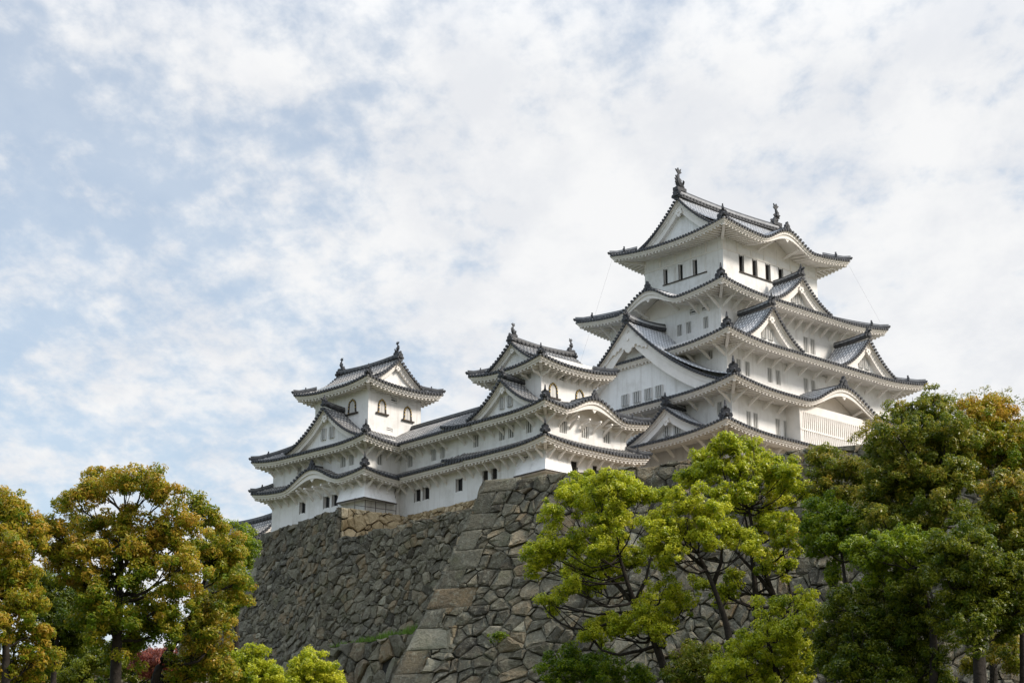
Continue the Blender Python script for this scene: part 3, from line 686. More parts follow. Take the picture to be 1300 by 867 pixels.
uw = [('W', -(3.2-uy), 1.1, 45.2, 46.45, 'arch'), ('S', 2.77-ux, 1.0, 45.12, 46.37, 'arch'), ('S', 5.79-ux, 1.0, 45.05, 46.3, 'arch'), ('S', 3.72-ux, .7, 43.6, 43.95, 'vent'), ('S', 4.2-ux, .7, 46.3, 46.75, 'vent')]
wall(inui, ux, uy, ua, ub, 41, 48.2, uw, NB)
i1 = Roof(inui, ix, iy, ia+1.35, ib+1.35, 39.25, .42, skirt(.75, 1.35), 1.35, 1.35, NB, kara={'W': (.55, 1.35, 4.1)}, Lc=4.5).begin()
for sd_ in 'SWN': i1.side(sd_, 1.45)
i1.hips(['SW', 'NW'], 1.35, tipsize=.85); i1.end(); kara_ridge(i1, 'W', 1.3, .8)
i2 = Roof(inui, ix, iy, ia+1.4, ib+1.4, 42.15, .42, skirt(1.5, 2.6), 2.6, 1.4, NB, Lc=4.5).begin()
for sd_ in 'SWN': i2.side(sd_, 2.6)
i2.hips(['SW', 'NW'], 2.6, tipsize=.85); i2.end()
f0 = frame('W', ix, iy, i2.a, i2.b); fr = Fr(tuple(f0.p(0, .3, 0)[:2]), f0.ex, f0.ed)
f2, zc = dormer(inui, fr, -(4.31-iy), 5.1, 45.4, 42.1, 3.0, NB, orn=.85)
gable_front(inui, f2, zc, 4.95, 42.25, .65, .6, NB, [(-.55, .6, 42.75, 43.75), (.5, .6, 42.75, 43.75)], .62)
i3, _ = irimoya(inui, ux, uy, 4.45, 4.85, 47.72, .42, 50.15, 'y', 1.1, 3.95, 1.35, NB, gbw=.6, gpend=.45, grec=.5, rh=.42, orn=.75, tip=.75, fishes=1.0, lc=4.0)
brackets(inui, ix, iy, ia, ib, 'S', 38.65, .95, .95, 1.05, NB, (.15, .15)); brackets(inui, ix, iy, ia, ib, 'W', 38.65, .95, .95, 1.05, NB, (.15, .15))
brackets(inui, ix, iy, ia, ib, 'S', 41.50, .95, .85, 1.05, NB, (.15, .15)); brackets(inui, ix, iy, ia, ib, 'W', 41.50, .95, .85, 1.05, NB, (.15, .15))

# ------------------------------------------------------------------ stone walls
def col_attr_mat(name, ramp, bumpscale, bumpstr, lichen=None):
    m = bpy.data.materials.new(name); m.use_nodes = True; t = m.node_tree; b = t.nodes['Principled BSDF']; b.inputs['Roughness'].default_value = .9
    b.inputs['Specular IOR Level'].default_value = .2
    a = t.nodes.new('ShaderNodeAttribute'); a.attribute_name = 'tone'
    r = t.nodes.new('ShaderNodeValToRGB'); el = r.color_ramp.elements
    el[0].position = ramp[0][0]; el[0].color = (*ramp[0][1], 1); el[1].position = ramp[-1][0]; el[1].color = (*ramp[-1][1], 1)
    for p, c in ramp[1:-1]: e = el.new(p); e.color = (*c, 1)
    t.links.new(a.outputs['Fac'], r.inputs[0]); outc = r.outputs[0]
    co = t.nodes.new('ShaderNodeTexCoord')
    def noise(sc, det, ro):
        n = t.nodes.new('ShaderNodeTexNoise'); n.inputs['Scale'].default_value = sc; n.inputs['Detail'].default_value = det; n.inputs['Roughness'].default_value = ro
        t.links.new(co.outputs['Object'], n.inputs['Vector']); return n.outputs['Fac']
    def blend(src, fac, lo, hi, c, mx, mode='MIX'):
        g = t.nodes.new('ShaderNodeMapRange'); g.inputs['From Min'].default_value = lo; g.inputs['From Max'].default_value = hi; g.inputs['To Max'].default_value = mx
        t.links.new(fac, g.inputs['Value']); x = t.nodes.new('ShaderNodeMix'); x.data_type = 'RGBA'; x.blend_type = mode
        t.links.new(g.outputs[0], x.inputs['Factor']); t.links.new(src, x.inputs['A']); x.inputs['B'].default_value = (*c, 1); return x.outputs['Result']
    if lichen:
        outc = blend(outc, noise(.22, 5, .6), .50, .68, (.06, .058, .052), .55)       # dark weather stains across several stones
        outc = blend(outc, noise(2.4, 8, .75), .50, .68, (.38, .365, .28), .75)          # pale lichen
        outc = blend(outc, noise(4.5, 8, .8), .50, .66, (.045, .042, .033), .55)
        outc = blend(outc, noise(.6, 4, .6), .55, .72, (.105, .11, .05), .5)           # moss tint
    t.links.new(outc, b.inputs['Base Color'])
    bp = t.nodes.new('ShaderNodeBump'); bp.inputs['Strength'].default_value = bumpstr; bp.inputs['Distance'].default_value = .3
    t.links.new(noise(bumpscale, 7, .7), bp.inputs['Height']); t.links.new(bp.outputs[0], b.inputs['Normal'])
    return m
M_STONE = col_attr_mat('weathered_stone', [(0, (.08, .070, .050)), (.3, (.15, .134, .095)), (.6, (.22, .198, .14)), (.78, (.24, .175, .10)), (1, (.38, .35, .26))], 4.5, 1.0, True)
M_WARM = col_attr_mat('warm_stone', [(0, (.26, .19, .10)), (.5, (.44, .34, .20)), (1, (.55, .47, .33))], 3.0, .7)
M_CRACK = mat('wall_core', (.025, .024, .02), 1)

def clip(poly, px, py, nx, ny):
    """keep the part of poly with (p-(px,py)).n <= 0"""
    out = []
    for i in range(len(poly)):
        a = poly[i]; b = poly[(i+1) % len(poly)]
        da = (a[0]-px)*nx+(a[1]-py)*ny; db = (b[0]-px)*nx+(b[1]-py)*ny
        if da <= 0: out.append(a)
        if (da < 0 < db) or (db < 0 < da):
            t = da/(da-db); out.append((a[0]+(b[0]-a[0])*t, a[1]+(b[1]-a[1])*t))
    return out
def voronoi(dom, size, rg, aspect=1.15, big=.0):
    """irregular stones: jittered brick-like seeds, Voronoi cells clipped to the domain (s0, s1, h0, h1)"""
    s0, s1, h0, h1 = dom; hh = size/math.sqrt(aspect); ww = size*math.sqrt(aspect); P = []
    nr = int((h1-h0)/hh)+2; nc = int((s1-s0)/ww)+2
    for j in range(nr):
        for i in range(nc):
            if rg.random() < .10: continue
            P.append((s0+(i+.5*(j % 2)+rg.uniform(-.42, .42))*ww, h0+(j+rg.uniform(-.42, .42))*hh))
            if rg.random() < .30: P.append((P[-1][0]+rg.uniform(.35, .5)*ww, P[-1][1]+rg.uniform(-.4, .4)*hh))
    cell = {}; g = size*1.6
    for k, p in enumerate(P): cell.setdefault((int(p[0]//g), int(p[1]//g)), []).append(k)
    res = []
    wt = [rg.uniform(-.34, .34)*size*size*(1.6 if rg.random() < .2 else 1) for _ in P]
    for k, p in enumerate(P):
        poly = [(s0, h0), (s1, h0), (s1, h1), (s0, h1)]; ci, cj = int(p[0]//g), int(p[1]//g)
        nb = [m for a in range(-2, 3) for b in range(-2, 3) for m in cell.get((ci+a, cj+b), []) if m != k]
        nb.sort(key=lambda m: (P[m][0]-p[0])**2+(P[m][1]-p[1])**2)
        for m in nb[:22]:
            qx, qy = P[m]; d2 = (qx-p[0])**2+(qy-p[1])**2+1e-9; t = .5+(wt[k]-wt[m])/(2*d2)
            poly = clip(poly, p[0]+(qx-p[0])*t, p[1]+(qy-p[1])*t, qx-p[0], qy-p[1])
            if len(poly) < 3: break
        if len(poly) >= 3: res.append(poly)
    return res
class StoneWall:
    def __init__(s, seed): s.mb = MB(); s.tone = []; s.rg = random.Random(seed)
    def stone(s, poly, F_, gap, bulge, tone, mi=0, neat=1.0):
        rg = s.rg; n = len(poly); cx_ = sum(p[0] for p in poly)/n; cy_ = sum(p[1] for p in poly)/n
        # subdivide long edges so that outlines can wobble
        pts = []
        for i in range(n):
            a, b = poly[i], poly[(i+1) % n]; l = math.hypot(b[0]-a[0], b[1]-a[1]); k = max(1, int(l/.45))
            for j in range(k): pts.append((a[0]+(b[0]-a[0])*j/k, a[1]+(b[1]-a[1])*j/k))
        n = len(pts); R_ = max(.15, min(math.hypot(p[0]-cx_, p[1]-cy_) for p in pts))
        tx_, ty_ = rg.gauss(0, .15)*neat, rg.gauss(0, .15)*neat; h0 = rg.uniform(.4, 1.0)*bulge
        def ring(sh, hf, wob):
            out = []
            for (x, y) in pts:
                dx, dy = x-cx_, y-cy_; l = math.hypot(dx, dy) or 1; f = max(.2, (l-sh)/l)
                X, Y = cx_+dx*f+rg.gauss(0, wob), cy_+dy*f+rg.gauss(0, wob)
                out.append(F_(X, Y, hf+tx_*(X-cx_)+ty_*(Y-cy_)+rg.gauss(0, wob*.7) if hf > -.1 else hf))
            return out
        g = gap*rg.uniform(.6, 1.5)
        r0 = ring(g, -.30, 0); r1 = ring(g, h0*.2, .022*neat); r2 = ring(g+min(.10, R_*.2), h0*.7, .035*neat); r3 = ring(g+min(.30, R_*.45), h0, .05*neat)
        v = r0+r1+r2+r3+[F_(cx_, cy_, h0*1.05)]; f = []
        for k in range(3):
            for i in range(n): f.append((k*n+i, k*n+(i+1) % n, (k+1)*n+(i+1) % n, (k+1)*n+i))
        for i in range(n): f.append((3*n+i, 3*n+(i+1) % n, 4*n))
        s.mb.add(v, f, mi); s.tone += [tone]*len(v)
    def face(s, P0, dr, nrm, length, ztop, height, batter, size, topfun=None, quoin=None, skew=14.0, gap=.035, bulge=.22, mi=0, aspect=1.15, skew_end=None, tonef=None, start_skew=1.0):
        """P0 = top corner (x, y); dr along the wall; nrm outward; h runs up from the foot (0) to height"""
        rg = s.rg
        def F_(x, h, o):
            d = height-h; b = batter(max(d, 0)); sk = -b*max(0, 1-x/skew)*start_skew
            if skew_end: sk += b*max(0, 1-(length-x)/skew)*skew_end
            X = x+sk; return (P0[0]+dr[0]*X+nrm[0]*(b+o), P0[1]+dr[1]*X+nrm[1]*(b+o), ztop-d)
        nx = 16; nz = 12
        b0 = len(s.mb.v)
        s.mb.grid([[F_(length*i/nx, (topfun(length*i/nx) if topfun else height)*k/nz, -.22) for i in range(nx+1)] for k in range(nz+1)], 2)
        s.tone += [0]*(len(s.mb.v)-b0)
        quoins = []
        if quoin:
            h = 0; k = 0
            while h < height-.2:
                hh = min(rg.uniform(*quoin[2]), height-h)
                if height-h-hh < .5: hh = height-h
                w = (quoin[0] if k % 2 == 0 else quoin[1])*rg.uniform(.85, 1.15); quoins.append((h, h+hh, w)); h += hh; k += 1
        def put(poly):
            n_ = len(poly); ar = abs(sum(poly[i][0]*poly[(i+1) % n_][1]-poly[(i+1) % n_][0]*poly[i][1] for i in range(n_)))/2
            if ar < .03: return
            cx_ = sum(p[0] for p in poly)/n_; cy_ = sum(p[1] for p in poly)/n_
            s.stone(poly, F_, gap, bulge, tonef(cx_, cy_) if tonef else min(1, max(0, rg.gauss(.45, .24))), mi)
        for poly in voronoi((0, length, 0, height), size, rg, aspect):
            cx_ = sum(p[0] for p in poly)/len(poly); cy_ = sum(p[1] for p in poly)/len(poly)
            if topfun:
                t = topfun(cx_); poly = clip(poly, 0, t, 0, 1)
                if len(poly) < 3: continue
            pieces = [poly]
            if quoins and min(p[0] for p in poly) < 4.5:
                pieces = []
                for (a, b, w) in quoins:
                    pc = clip(clip(clip(poly, 0, a, 0, -1), 0, b, 0, 1), w, 0, -1, 0) if any(p[1] > a for p in poly) and any(p[1] < b for p in poly) else []
                    if len(pc) >= 3: pieces.append(pc)
                if len(pieces) > 1 and not any(w > min(p[0] for p in poly) for (a, b, w) in quoins if any(p[1] > a for p in poly) and any(p[1] < b for p in poly)): pieces = [poly]
            for poly in pieces: put(poly)
        for (a, b, w) in quoins:
            s.stone([(0, a), (w, a+rg.uniform(-.05, .05)), (w*rg.uniform(.96, 1.0), b), (0, b)], F_, gap*.7, bulge*.55, min(1, max(.2, rg.gauss(.50, .18))), mi, .35)
    def build(s, name, label, cat='stone wall'):
        o = s.mb.build(name, [M_STONE, M_WARM, M_CRACK]); a = o.data.attributes.new('tone', 'FLOAT', 'POINT'); a.data.foreach_set('value', s.tone)
        return tag(o, label, cat)

# big bastion wall in front of the castle
TA = at(692, 602, 144.5); dA = Vector((.9135, -.4067)); nA = Vector((-.4067, -.9135)); ZA = TA.z
CA = Vector((TA.x, TA.y))-dA*5.0
batA = lambda d: .30*d+.0018*d*d
w1 = StoneWall(3)
w1.face(CA, dA, nA, 52, ZA, 21.5, batA, .92, quoin=(2.7, 1.5, (1.1, 1.75)), topfun=lambda x: 21.5+.10*math.sin(x*1.3)-.12, bulge=.22, gap=.025)
w1.face(CA-nA*7.5, nA, -dA, 7.5, ZA, 21.5, batA, 1.2, skew_end=1, start_skew=0)
w1.build('stone_wall', 'tall sloping grey stone wall with big squared corner blocks, behind the yellow green trees')
# long dark wall under the north-west tower
uI = Vector((math.sin(R(AI)), math.cos(R(AI)))); vI = Vector((-math.cos(R(AI)), math.sin(R(AI)))); OI = Vector((-12.34, 161.63))
BL = OI+uI*-.5+vI*13.0; BC = OI+uI*-3.2+vI*-.7
dB = (BC-BL).normalized(); nB = Vector((dB.y, -dB.x)); lenB1 = (BC-BL).length
if nB.y > 0: nB = -nB
ZB = 35.65; HB = 12.6
batB = lambda d: .17*d+.002*d*d
dB2 = Vector((.77, -.638)).normalized(); nB2 = Vector((-.638, -.77)).normalized()
w2 = StoneWall(5)
def toneB(x, y): return min(1, max(0, w2.rg.gauss(.42, .24)))
w2.face(BL, dB, nB, lenB1, ZB, HB, batB, .66, topfun=lambda x: HB+.08*math.sin(x*1.9)-.08, quoin=(1.9, 1.1, (.8, 1.1)), bulge=.20, gap=.02, tonef=toneB, skew_end=.13, skew=8.0)
w2.face(BC, dB2, nB2, 19, ZB, HB, batB, .64, topfun=lambda x: HB-2.85+.05*x+.14*math.sin(x*1.7), bulge=.20, gap=.02, tonef=toneB, start_skew=.13, skew=8.0)
bN = -Vector((-nB.x, -nB.y))                      # sunlit side of the raised block, sunlight put into paler, warmer stone colours
w2.face(BC-nB*.02, -nB, dB, 6.0, ZB+.02, 4.2, lambda d: .06*d, .80, mi=1, bulge=.16, gap=.04, start_skew=0)
w2.face(BL-nB*9, nB, -dB, 9, ZB, HB, batB, 1.0, skew_end=1, start_skew=0)
w2.build('stone_wall', 'long dark wall of small rough stones below the leftmost tower, with a sunlit block on top')
# low outer wall in front of the long wall
c0 = at(318, 834, 161); c1 = at(515, 806, 147); dC = Vector((c1.x-c0.x, c1.y-c0.y)); lC = dC.length+5.5; dC.normalize(); nC = Vector((dC.y, -dC.x)); OC = Vector((c0.x, c0.y)); ZC = (c0.z+c1.z)/2
w3 = StoneWall(9)
w3.face(OC, dC, nC, lC, ZC, 9.0, lambda d: .14*d, 1.35, topfun=lambda x: 9.0-.1+.15*math.sin(x*1.1), bulge=.26, gap=.045, start_skew=0, tonef=lambda x, y: min(1, max(0, w3.rg.gauss(.62, .22))))
w3.build('stone_wall', 'low outer wall of large pale stones at the foot of the long dark wall')
# old wall behind the left trees
w4 = StoneWall(12); e0 = at(-60, 846, 150); e1 = at(300, 838, 150)
w4.face((e0.x, e0.y), (1, 0), (0, -1), e1.x-e0.x, e0.z, 7, lambda d: .15*d, 1.2, start_skew=0, tonef=lambda x, y: min(1, max(0, w4.rg.gauss(.75, .2))))
w4.build('stone_wall', 'pale stone wall half hidden behind the trunks of the left trees')

# ------------------------------------------------------------------ ground
M_SOIL = mat('soil', (.17, .125, .08), 1, (1.2, .4, .65), (5, .4), (.10, .085, .05))
M_EARTH = mat('grassy_earth', (.06, .075, .025), 1, (.3, .4, .65), (2, .4), (.11, .09, .05))
def hgt(x, y):
    t = min(max((y-40)/110, 0), 1); h = 18*(t*t*(3-2*t)); s_ = min(max((abs(x)-90)/200, 0), 1); far = min(max((y-260)/300, 0), 1)
    return h*(1-s_*s_*(3-2*s_))*(1-far*far*(3-2*far))
gm = MB(); ax = sorted(set([-6000, -3000, -1500, -800]+list(range(-400, 401, 20))+[800, 1500, 3000, 6000])); ay = sorted(set([-6000, -3000, -1200, -400, -150]+list(range(-60, 620, 10))+[800, 1500, 3000, 6000]))
gm.grid([[(x, y, hgt(x, y)) for x in ax] for y in ay], 0)
tag(gm.build('ground', [M_EARTH], smooth=True), kind='structure')
uM = Vector((math.sin(R(AZ)), math.cos(R(AZ)))); vM = Vector((-math.cos(R(AZ)), math.sin(R(AZ)))); ON = Vector((2.65, 151.0))
gal = lambda t, o=-.15: ON+vM*t+uM*o
tm = MB(); zt = 35.45
pA = CA-nA*.5+dA*.3; pA2 = CA+dA*52-nA*.5
poly = [pA, pA2, pA2-nA*70, Vector((5, 200)), gal(17, 3), gal(5.0), CA-nA*6.5+dA*.3]
tm.prism([(p.x, p.y, ZA-.2) for p in poly], (0, 0, -1.2), 0)
poly = [BL-nB*9, BL-nB*.3+dB*.2, BC-nB*.3-dB*.3, BC-nB*5-dB*.3, gal(17.5), gal(17.5, 9), Vector((2, 190))]
tm.prism([(p.x, p.y, zt) for p in poly], (0, 0, -1.2), 0)
tag(tm.build('castle_terrace', [M_SOIL]), kind='structure')
sm = MB(); rg = random.Random(4); rows = []
for k in range(7):
    t = k/6; r_ = []
    for i in range(33):
        a = gal(19.5-17*i/32, .3); c = BC+dB2*(.1+14.5*i/32)-nB2*.2
        p = c.lerp(a, t); r_.append((p.x, p.y, (32.75+.05*14.5*i/32)*(1-t)+t*35.62-.9*t*(1-t)+rg.uniform(-.12, .12)))
    rows.append(r_)
sm.grid(rows, 0); tag(sm.build('bank', [M_SOIL], smooth=True), kind='structure')
# rubble row at the gallery foot
rb = StoneWall(21)
rb.face(gal(19.3, -.55), -vM, -uM, 16, 35.75, 1.1, lambda d: .3*d, .55, bulge=.16, mi=1, start_skew=0, aspect=1.5, tonef=lambda x, y: rb.rg.uniform(0, .8))
rb.build('stone_footing', 'low warm brown row of foundation stones under the long gallery', 'stone footing')
# ledge between long wall and outer wall
lm_ = MB(); rg = random.Random(8)
lm_.grid([[((OC-nC*.3+dC*(lC*i/30)-nC*(9*t)).x, (OC-nC*.3+dC*(lC*i/30)-nC*(9*t)).y, ZC-.15+.5*t+rg.uniform(-.1, .1)) for i in range(31)] for t in (0, .3, .6, 1)], 0)
tag(lm_.build('ledge', [M_EARTH], smooth=True), kind='structure')

# ------------------------------------------------------------------ gatehouse roof behind the left end of the wall
ge = at(351, 651, 184); gh = empty('gatehouse', (ge.x, ge.y, 33.0), rotz(AI))
tag(gh, 'tiled gatehouse roof end peeping out left of the stone wall', 'gatehouse')
gz = ge.z-.5
wall(gh, 0, 4.0, 2.4, 3.7, 34, gz-2.2, [], 33.0)
irimoya(gh, 0, 4.0, 3.6, 4.9, gz-2.35, .35, gz, 'y', 1.0, 4.1, 1.2, 33.0, gbw=.5, gpend=.4, grec=.5, rh=.5, orn=.8, tip=.75, lc=3.5)
gb_ = StoneWall(31); g0 = Vector((ge.x, ge.y)); gc = g0-uI*2.7+vI*8.0
gb_.face(gc, -vI, -uI, 8.3, 34.4, 15, lambda d: .2*d, 1.1, skew_end=1, skew=5); gb_.face(gc-vI*8.3, uI, -vI, 5.4, 34.4, 15, lambda d: .2*d, 1.1, skew=5)
gb_.build('stone_wall', 'stone base under the gatehouse behind the left trees')
# iron railing on the block below the leftmost tower
rl = MB(); A_ = BC-nB*1.6-dB*.5; 
for k in range(5):
    p = A_-nB*(1.0*k); rl.tube([(p.x, p.y, 35.4), (p.x, p.y, 36.7)], .03, 5, 0)
for z in (36.1, 36.65): rl.tube([(A_.x, A_.y, z), ((A_-nB*4).x, (A_-nB*4).y, z)], .025, 5, 0)
tag(rl.build('railing', [M_WOOD]), 'thin iron railing on top of the sunlit stone block', 'railing')

# ------------------------------------------------------------------ trees
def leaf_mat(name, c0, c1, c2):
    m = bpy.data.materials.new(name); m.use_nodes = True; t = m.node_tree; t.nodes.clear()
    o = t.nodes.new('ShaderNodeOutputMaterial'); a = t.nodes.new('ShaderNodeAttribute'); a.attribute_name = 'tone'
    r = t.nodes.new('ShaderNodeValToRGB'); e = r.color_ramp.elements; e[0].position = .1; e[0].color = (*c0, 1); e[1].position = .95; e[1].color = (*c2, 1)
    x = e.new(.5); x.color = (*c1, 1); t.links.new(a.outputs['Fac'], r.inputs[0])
    d = t.nodes.new('ShaderNodeBsdfDiffuse'); tr = t.nodes.new('ShaderNodeBsdfTranslucent'); g = t.nodes.new('ShaderNodeBsdfGlossy'); g.inputs['Roughness'].default_value = .45
    for n in (d, tr): t.links.new(r.outputs[0], n.inputs['Color'])
    m1 = t.nodes.new('ShaderNodeMixShader'); m1.inputs[0].default_value = .48; t.links.new(d.outputs[0], m1.inputs[1]); t.links.new(tr.outputs[0], m1.inputs[2])
    fr = t.nodes.new('ShaderNodeFresnel'); fr.inputs[0].default_value = 1.35; mm = t.nodes.new('ShaderNodeMath'); mm.operation = 'MULTIPLY'; mm.inputs[1].default_value = .06; t.links.new(fr.outputs[0], mm.inputs[0])
    m2 = t.nodes.new('ShaderNodeMixShader'); t.links.new(mm.outputs[0], m2.inputs[0]); t.links.new(m1.outputs[0], m2.inputs[1]); t.links.new(g.outputs[0], m2.inputs[2])
    t.links.new(m2.outputs[0], o.inputs['Surface']); return m
LM = {'lime': leaf_mat('young_yellow_leaves', (.13, .19, .010), (.38, .43, .018), (.62, .60, .045)),
      'olive': leaf_mat('olive_leaves', (.085, .125, .012), (.20, .23, .02), (.36, .29, .04)),
      'rust': leaf_mat('russet_leaves', (.13, .20, .012), (.34, .32, .022), (.52, .31, .04)),
      'green': leaf_mat('green_leaves', (.055, .11, .008), (.15, .225, .012), (.30, .35, .02)),
      'dark': leaf_mat('dark_leaves', (.04, .072, .008), (.10, .14, .010), (.24, .25, .02)),
      'red': leaf_mat('red_leaves', (.15, .04, .03), (.28, .08, .06), (.40, .15, .09))}
M_BARK = mat('dark_bark', (.017, .013, .010), .95, (3, .4, .65), (6, .6), (.036, .029, .022))
def crown_mesh(name, parent, base, clumps, leaf, dens, m, seed, squash=.88):
    """clumps: (x, y, z, r, tone); leaf-sized faces scattered through the outer part of every clump"""
    rs = np.random.RandomState(seed); C_ = []; N_ = []; T_ = []; D_ = []
    for (x, y, z, r, tn) in clumps:
        n = int(dens*r*r*4*math.pi/(leaf*leaf)); n = max(n, 12)
        d = rs.normal(size=(n, 3)); d /= np.linalg.norm(d, axis=1)[:, None]
        keep = (d[:, 2] > -.55) | (rs.rand(n) < .35); d = d[keep]; n = len(d)
        # lumpy surface: leaves gather in sprays
        k = max(5, int(11*r)); sp = rs.normal(size=(k, 3)); sp[:, 2] = np.abs(sp[:, 2])*.9-.2; sp /= np.linalg.norm(sp, axis=1)[:, None]
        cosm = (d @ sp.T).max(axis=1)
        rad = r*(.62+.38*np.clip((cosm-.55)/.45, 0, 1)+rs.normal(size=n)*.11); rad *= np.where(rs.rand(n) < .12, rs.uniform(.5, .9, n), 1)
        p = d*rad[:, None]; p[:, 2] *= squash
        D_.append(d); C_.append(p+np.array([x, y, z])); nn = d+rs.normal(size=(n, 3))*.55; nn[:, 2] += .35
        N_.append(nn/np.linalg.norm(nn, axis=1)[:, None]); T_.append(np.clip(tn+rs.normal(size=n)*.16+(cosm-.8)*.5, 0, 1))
    c = np.concatenate(C_)-np.array(base); n = np.concatenate(N_); tn = np.concatenate(T_); K = len(c)
    o_ = np.concatenate(D_); t = o_*.8+rs.normal(size=(K, 3))*.6; t[:, 2] += .25
    t -= n*(t*n).sum(axis=1)[:, None]; t /= np.linalg.norm(t, axis=1)[:, None]+1e-9; b = np.cross(n, t)
    l = leaf*rs.uniform(.8, 1.7, K)[:, None]; w = leaf*rs.uniform(.45, .8, K)[:, None]
    v = np.stack([c-t*l*.55, c+b*w*.5+n*.15*l, c+t*l*.55, c-b*w*.5+n*.15*l], axis=1).reshape(-1, 3)
    me = bpy.data.meshes.new(name); me.vertices.add(K*4); me.vertices.foreach_set('co', v.ravel().astype(np.float32))
    me.loops.add(K*4); me.loops.foreach_set('vertex_index', np.arange(K*4, dtype=np.int32)); me.polygons.add(K)
    me.polygons.foreach_set('loop_start', np.arange(0, K*4, 4, dtype=np.int32)); me.polygons.foreach_set('loop_total', np.full(K, 4, dtype=np.int32))
    me.materials.append(m); me.update(); a = me.attributes.new('tone', 'FLOAT', 'POINT'); a.data.foreach_set('value', np.repeat(tn, 4).astype(np.float32))
    o = bpy.data.objects.new(name, me); col.objects.link(o); o.parent = parent; return K
NL = 0
def tree(name, label, cat, Y, trunk, lobes, kind, group=None, r0=.32, leaf=.135, dens=1.25, clump=.52, tone=.5, seed=1, depth=1.0, twigs=5, over=None, fat=1.14, limbs=()):
    """trunk: (px, py) of the photograph taken to distance Y, foot first; lobes: (px, py, pixel radius[, tone]) spread in depth round Y"""
    global NL
    rg = random.Random(seed); s = Y/math.cos(PITCH)/F*1.0
    tp = [at(px, py, Y+rg.uniform(-.3, .3)) for px, py in trunk]
    foot = Vector((tp[0].x, tp[0].y, hgt(tp[0].x, tp[0].y)-.2)); pts = [foot]+tp if tp[0].z > foot.z+.5 else tp
    base = pts[0].copy(); root = empty(name, base); tag(root, label, cat, group)
    cl = []; LC = []; xm = sum(l[0] for l in lobes)/len(lobes); spread = max(abs(l[0]-xm)+l[2] for l in lobes)*s
    for l in lobes:
        px, py, pr = l[:3]; pr *= fat; tn = l[3] if len(l) > 3 else tone; R_ = pr*s
        u = min(1, abs(px-xm)*s/max(spread, .1)); dy = rg.uniform(-1, 1)*depth*spread*.55*math.sqrt(max(.05, 1-u*u))
        c = at(px, py, Y+dy); LC.append((c, R_))
        nsub = max(4, int(5.0*(R_/clump)**2))
        for i in range(nsub):
            while 1:
                d = Vector((rg.gauss(0, 1), rg.gauss(0, 1), rg.gauss(.2, .95)))
                if d.length > .1: break
            d.normalize(); f = rg.uniform(.3, 1.12)*R_
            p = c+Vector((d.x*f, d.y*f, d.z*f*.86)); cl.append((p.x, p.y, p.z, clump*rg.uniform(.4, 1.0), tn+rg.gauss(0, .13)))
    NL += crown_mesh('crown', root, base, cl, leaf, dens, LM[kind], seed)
    if over:
        k2, frac = over; c2 = [c for c in cl if rg.random() < frac]
        NL += crown_mesh('young_leaves', root, base, [(a, b, c+.12, r*1.03, t) for a, b, c, r, t in c2], leaf, dens*.35, LM[k2], seed+50)
    mb = MB(); n = len(pts)
    P = [p-base for p in pts]
    # smooth trunk
    Q = []
    for i in range(n-1):
        p0 = P[max(i-1, 0)]; p1 = P[i]; p2 = P[i+1]; p3 = P[min(i+2, n-1)]
        for k in range(5):
            t = k/5; Q.append(.5*((2*p1)+(p2-p0)*t+(2*p0-5*p1+4*p2-p3)*t*t+(3*p1-p0-3*p2+p3)*t**3))
    Q.append(P[-1]); m_ = len(Q)
    mb.tube(Q, [r0*(1-.72*i/(m_-1))+(.25*r0*(1-i/3) if i < 3 else 0) for i in range(m_)], 8, 0)
    for lb in limbs:                                  # further limbs seen in front of the wall
        lp = [at(px, py, Y+.2)-base for px, py, _ in lb]; mb.tube(lp, [w_ for _, _, w_ in lb], 7, 0)
    for c, R_ in LC:
        c = c-base; zlo = Q[0].z+.35*(Q[-1].z-Q[0].z)
        cand = [(i, (c-Q[i]).length+1.2*max(0, Q[i].z-c.z+.6)) for i in range(m_) if Q[i].z >= zlo or i == m_-1]
        i = min(cand, key=lambda a: a[1])[0]; a = Q[i]; ra = r0*(1-.72*i/(m_-1)); D_ = (c-a).length
        r1 = min(ra*.62, .035+.022*D_); k_ = 7; bp = []
        wob = Vector((rg.gauss(0, .1), rg.gauss(0, .1), rg.gauss(0, .06)))*D_
        for j in range(k_+1):
            t = j/k_; p = a.lerp(c, t)+wob*math.sin(math.pi*t)+Vector((0, 0, -.14*D_*math.sin(math.pi*t))); bp.append(p+Vector((rg.gauss(0, .04), rg.gauss(0, .04), rg.gauss(0, .04)))*(1 if 0 < j else 0))
        mb.tube(bp, [r1*(1-.6*j/k_) for j in range(k_+1)], 5, 0)
        for _ in range(twigs):
            d = Vector((rg.gauss(0, 1), rg.gauss(0, 1), rg.gauss(.5, .8))).normalized()*R_*rg.uniform(.7, 1.0); s_ = bp[rg.randint(3, k_)]
            mb.tube([s_, s_.lerp(c+d, .5)+Vector((0, 0, -.08*R_)), c+d], [r1*.38, r1*.25, .012], 4, 0)
    mb.build('trunk', [M_BARK], root, 0, smooth=True)
    return root

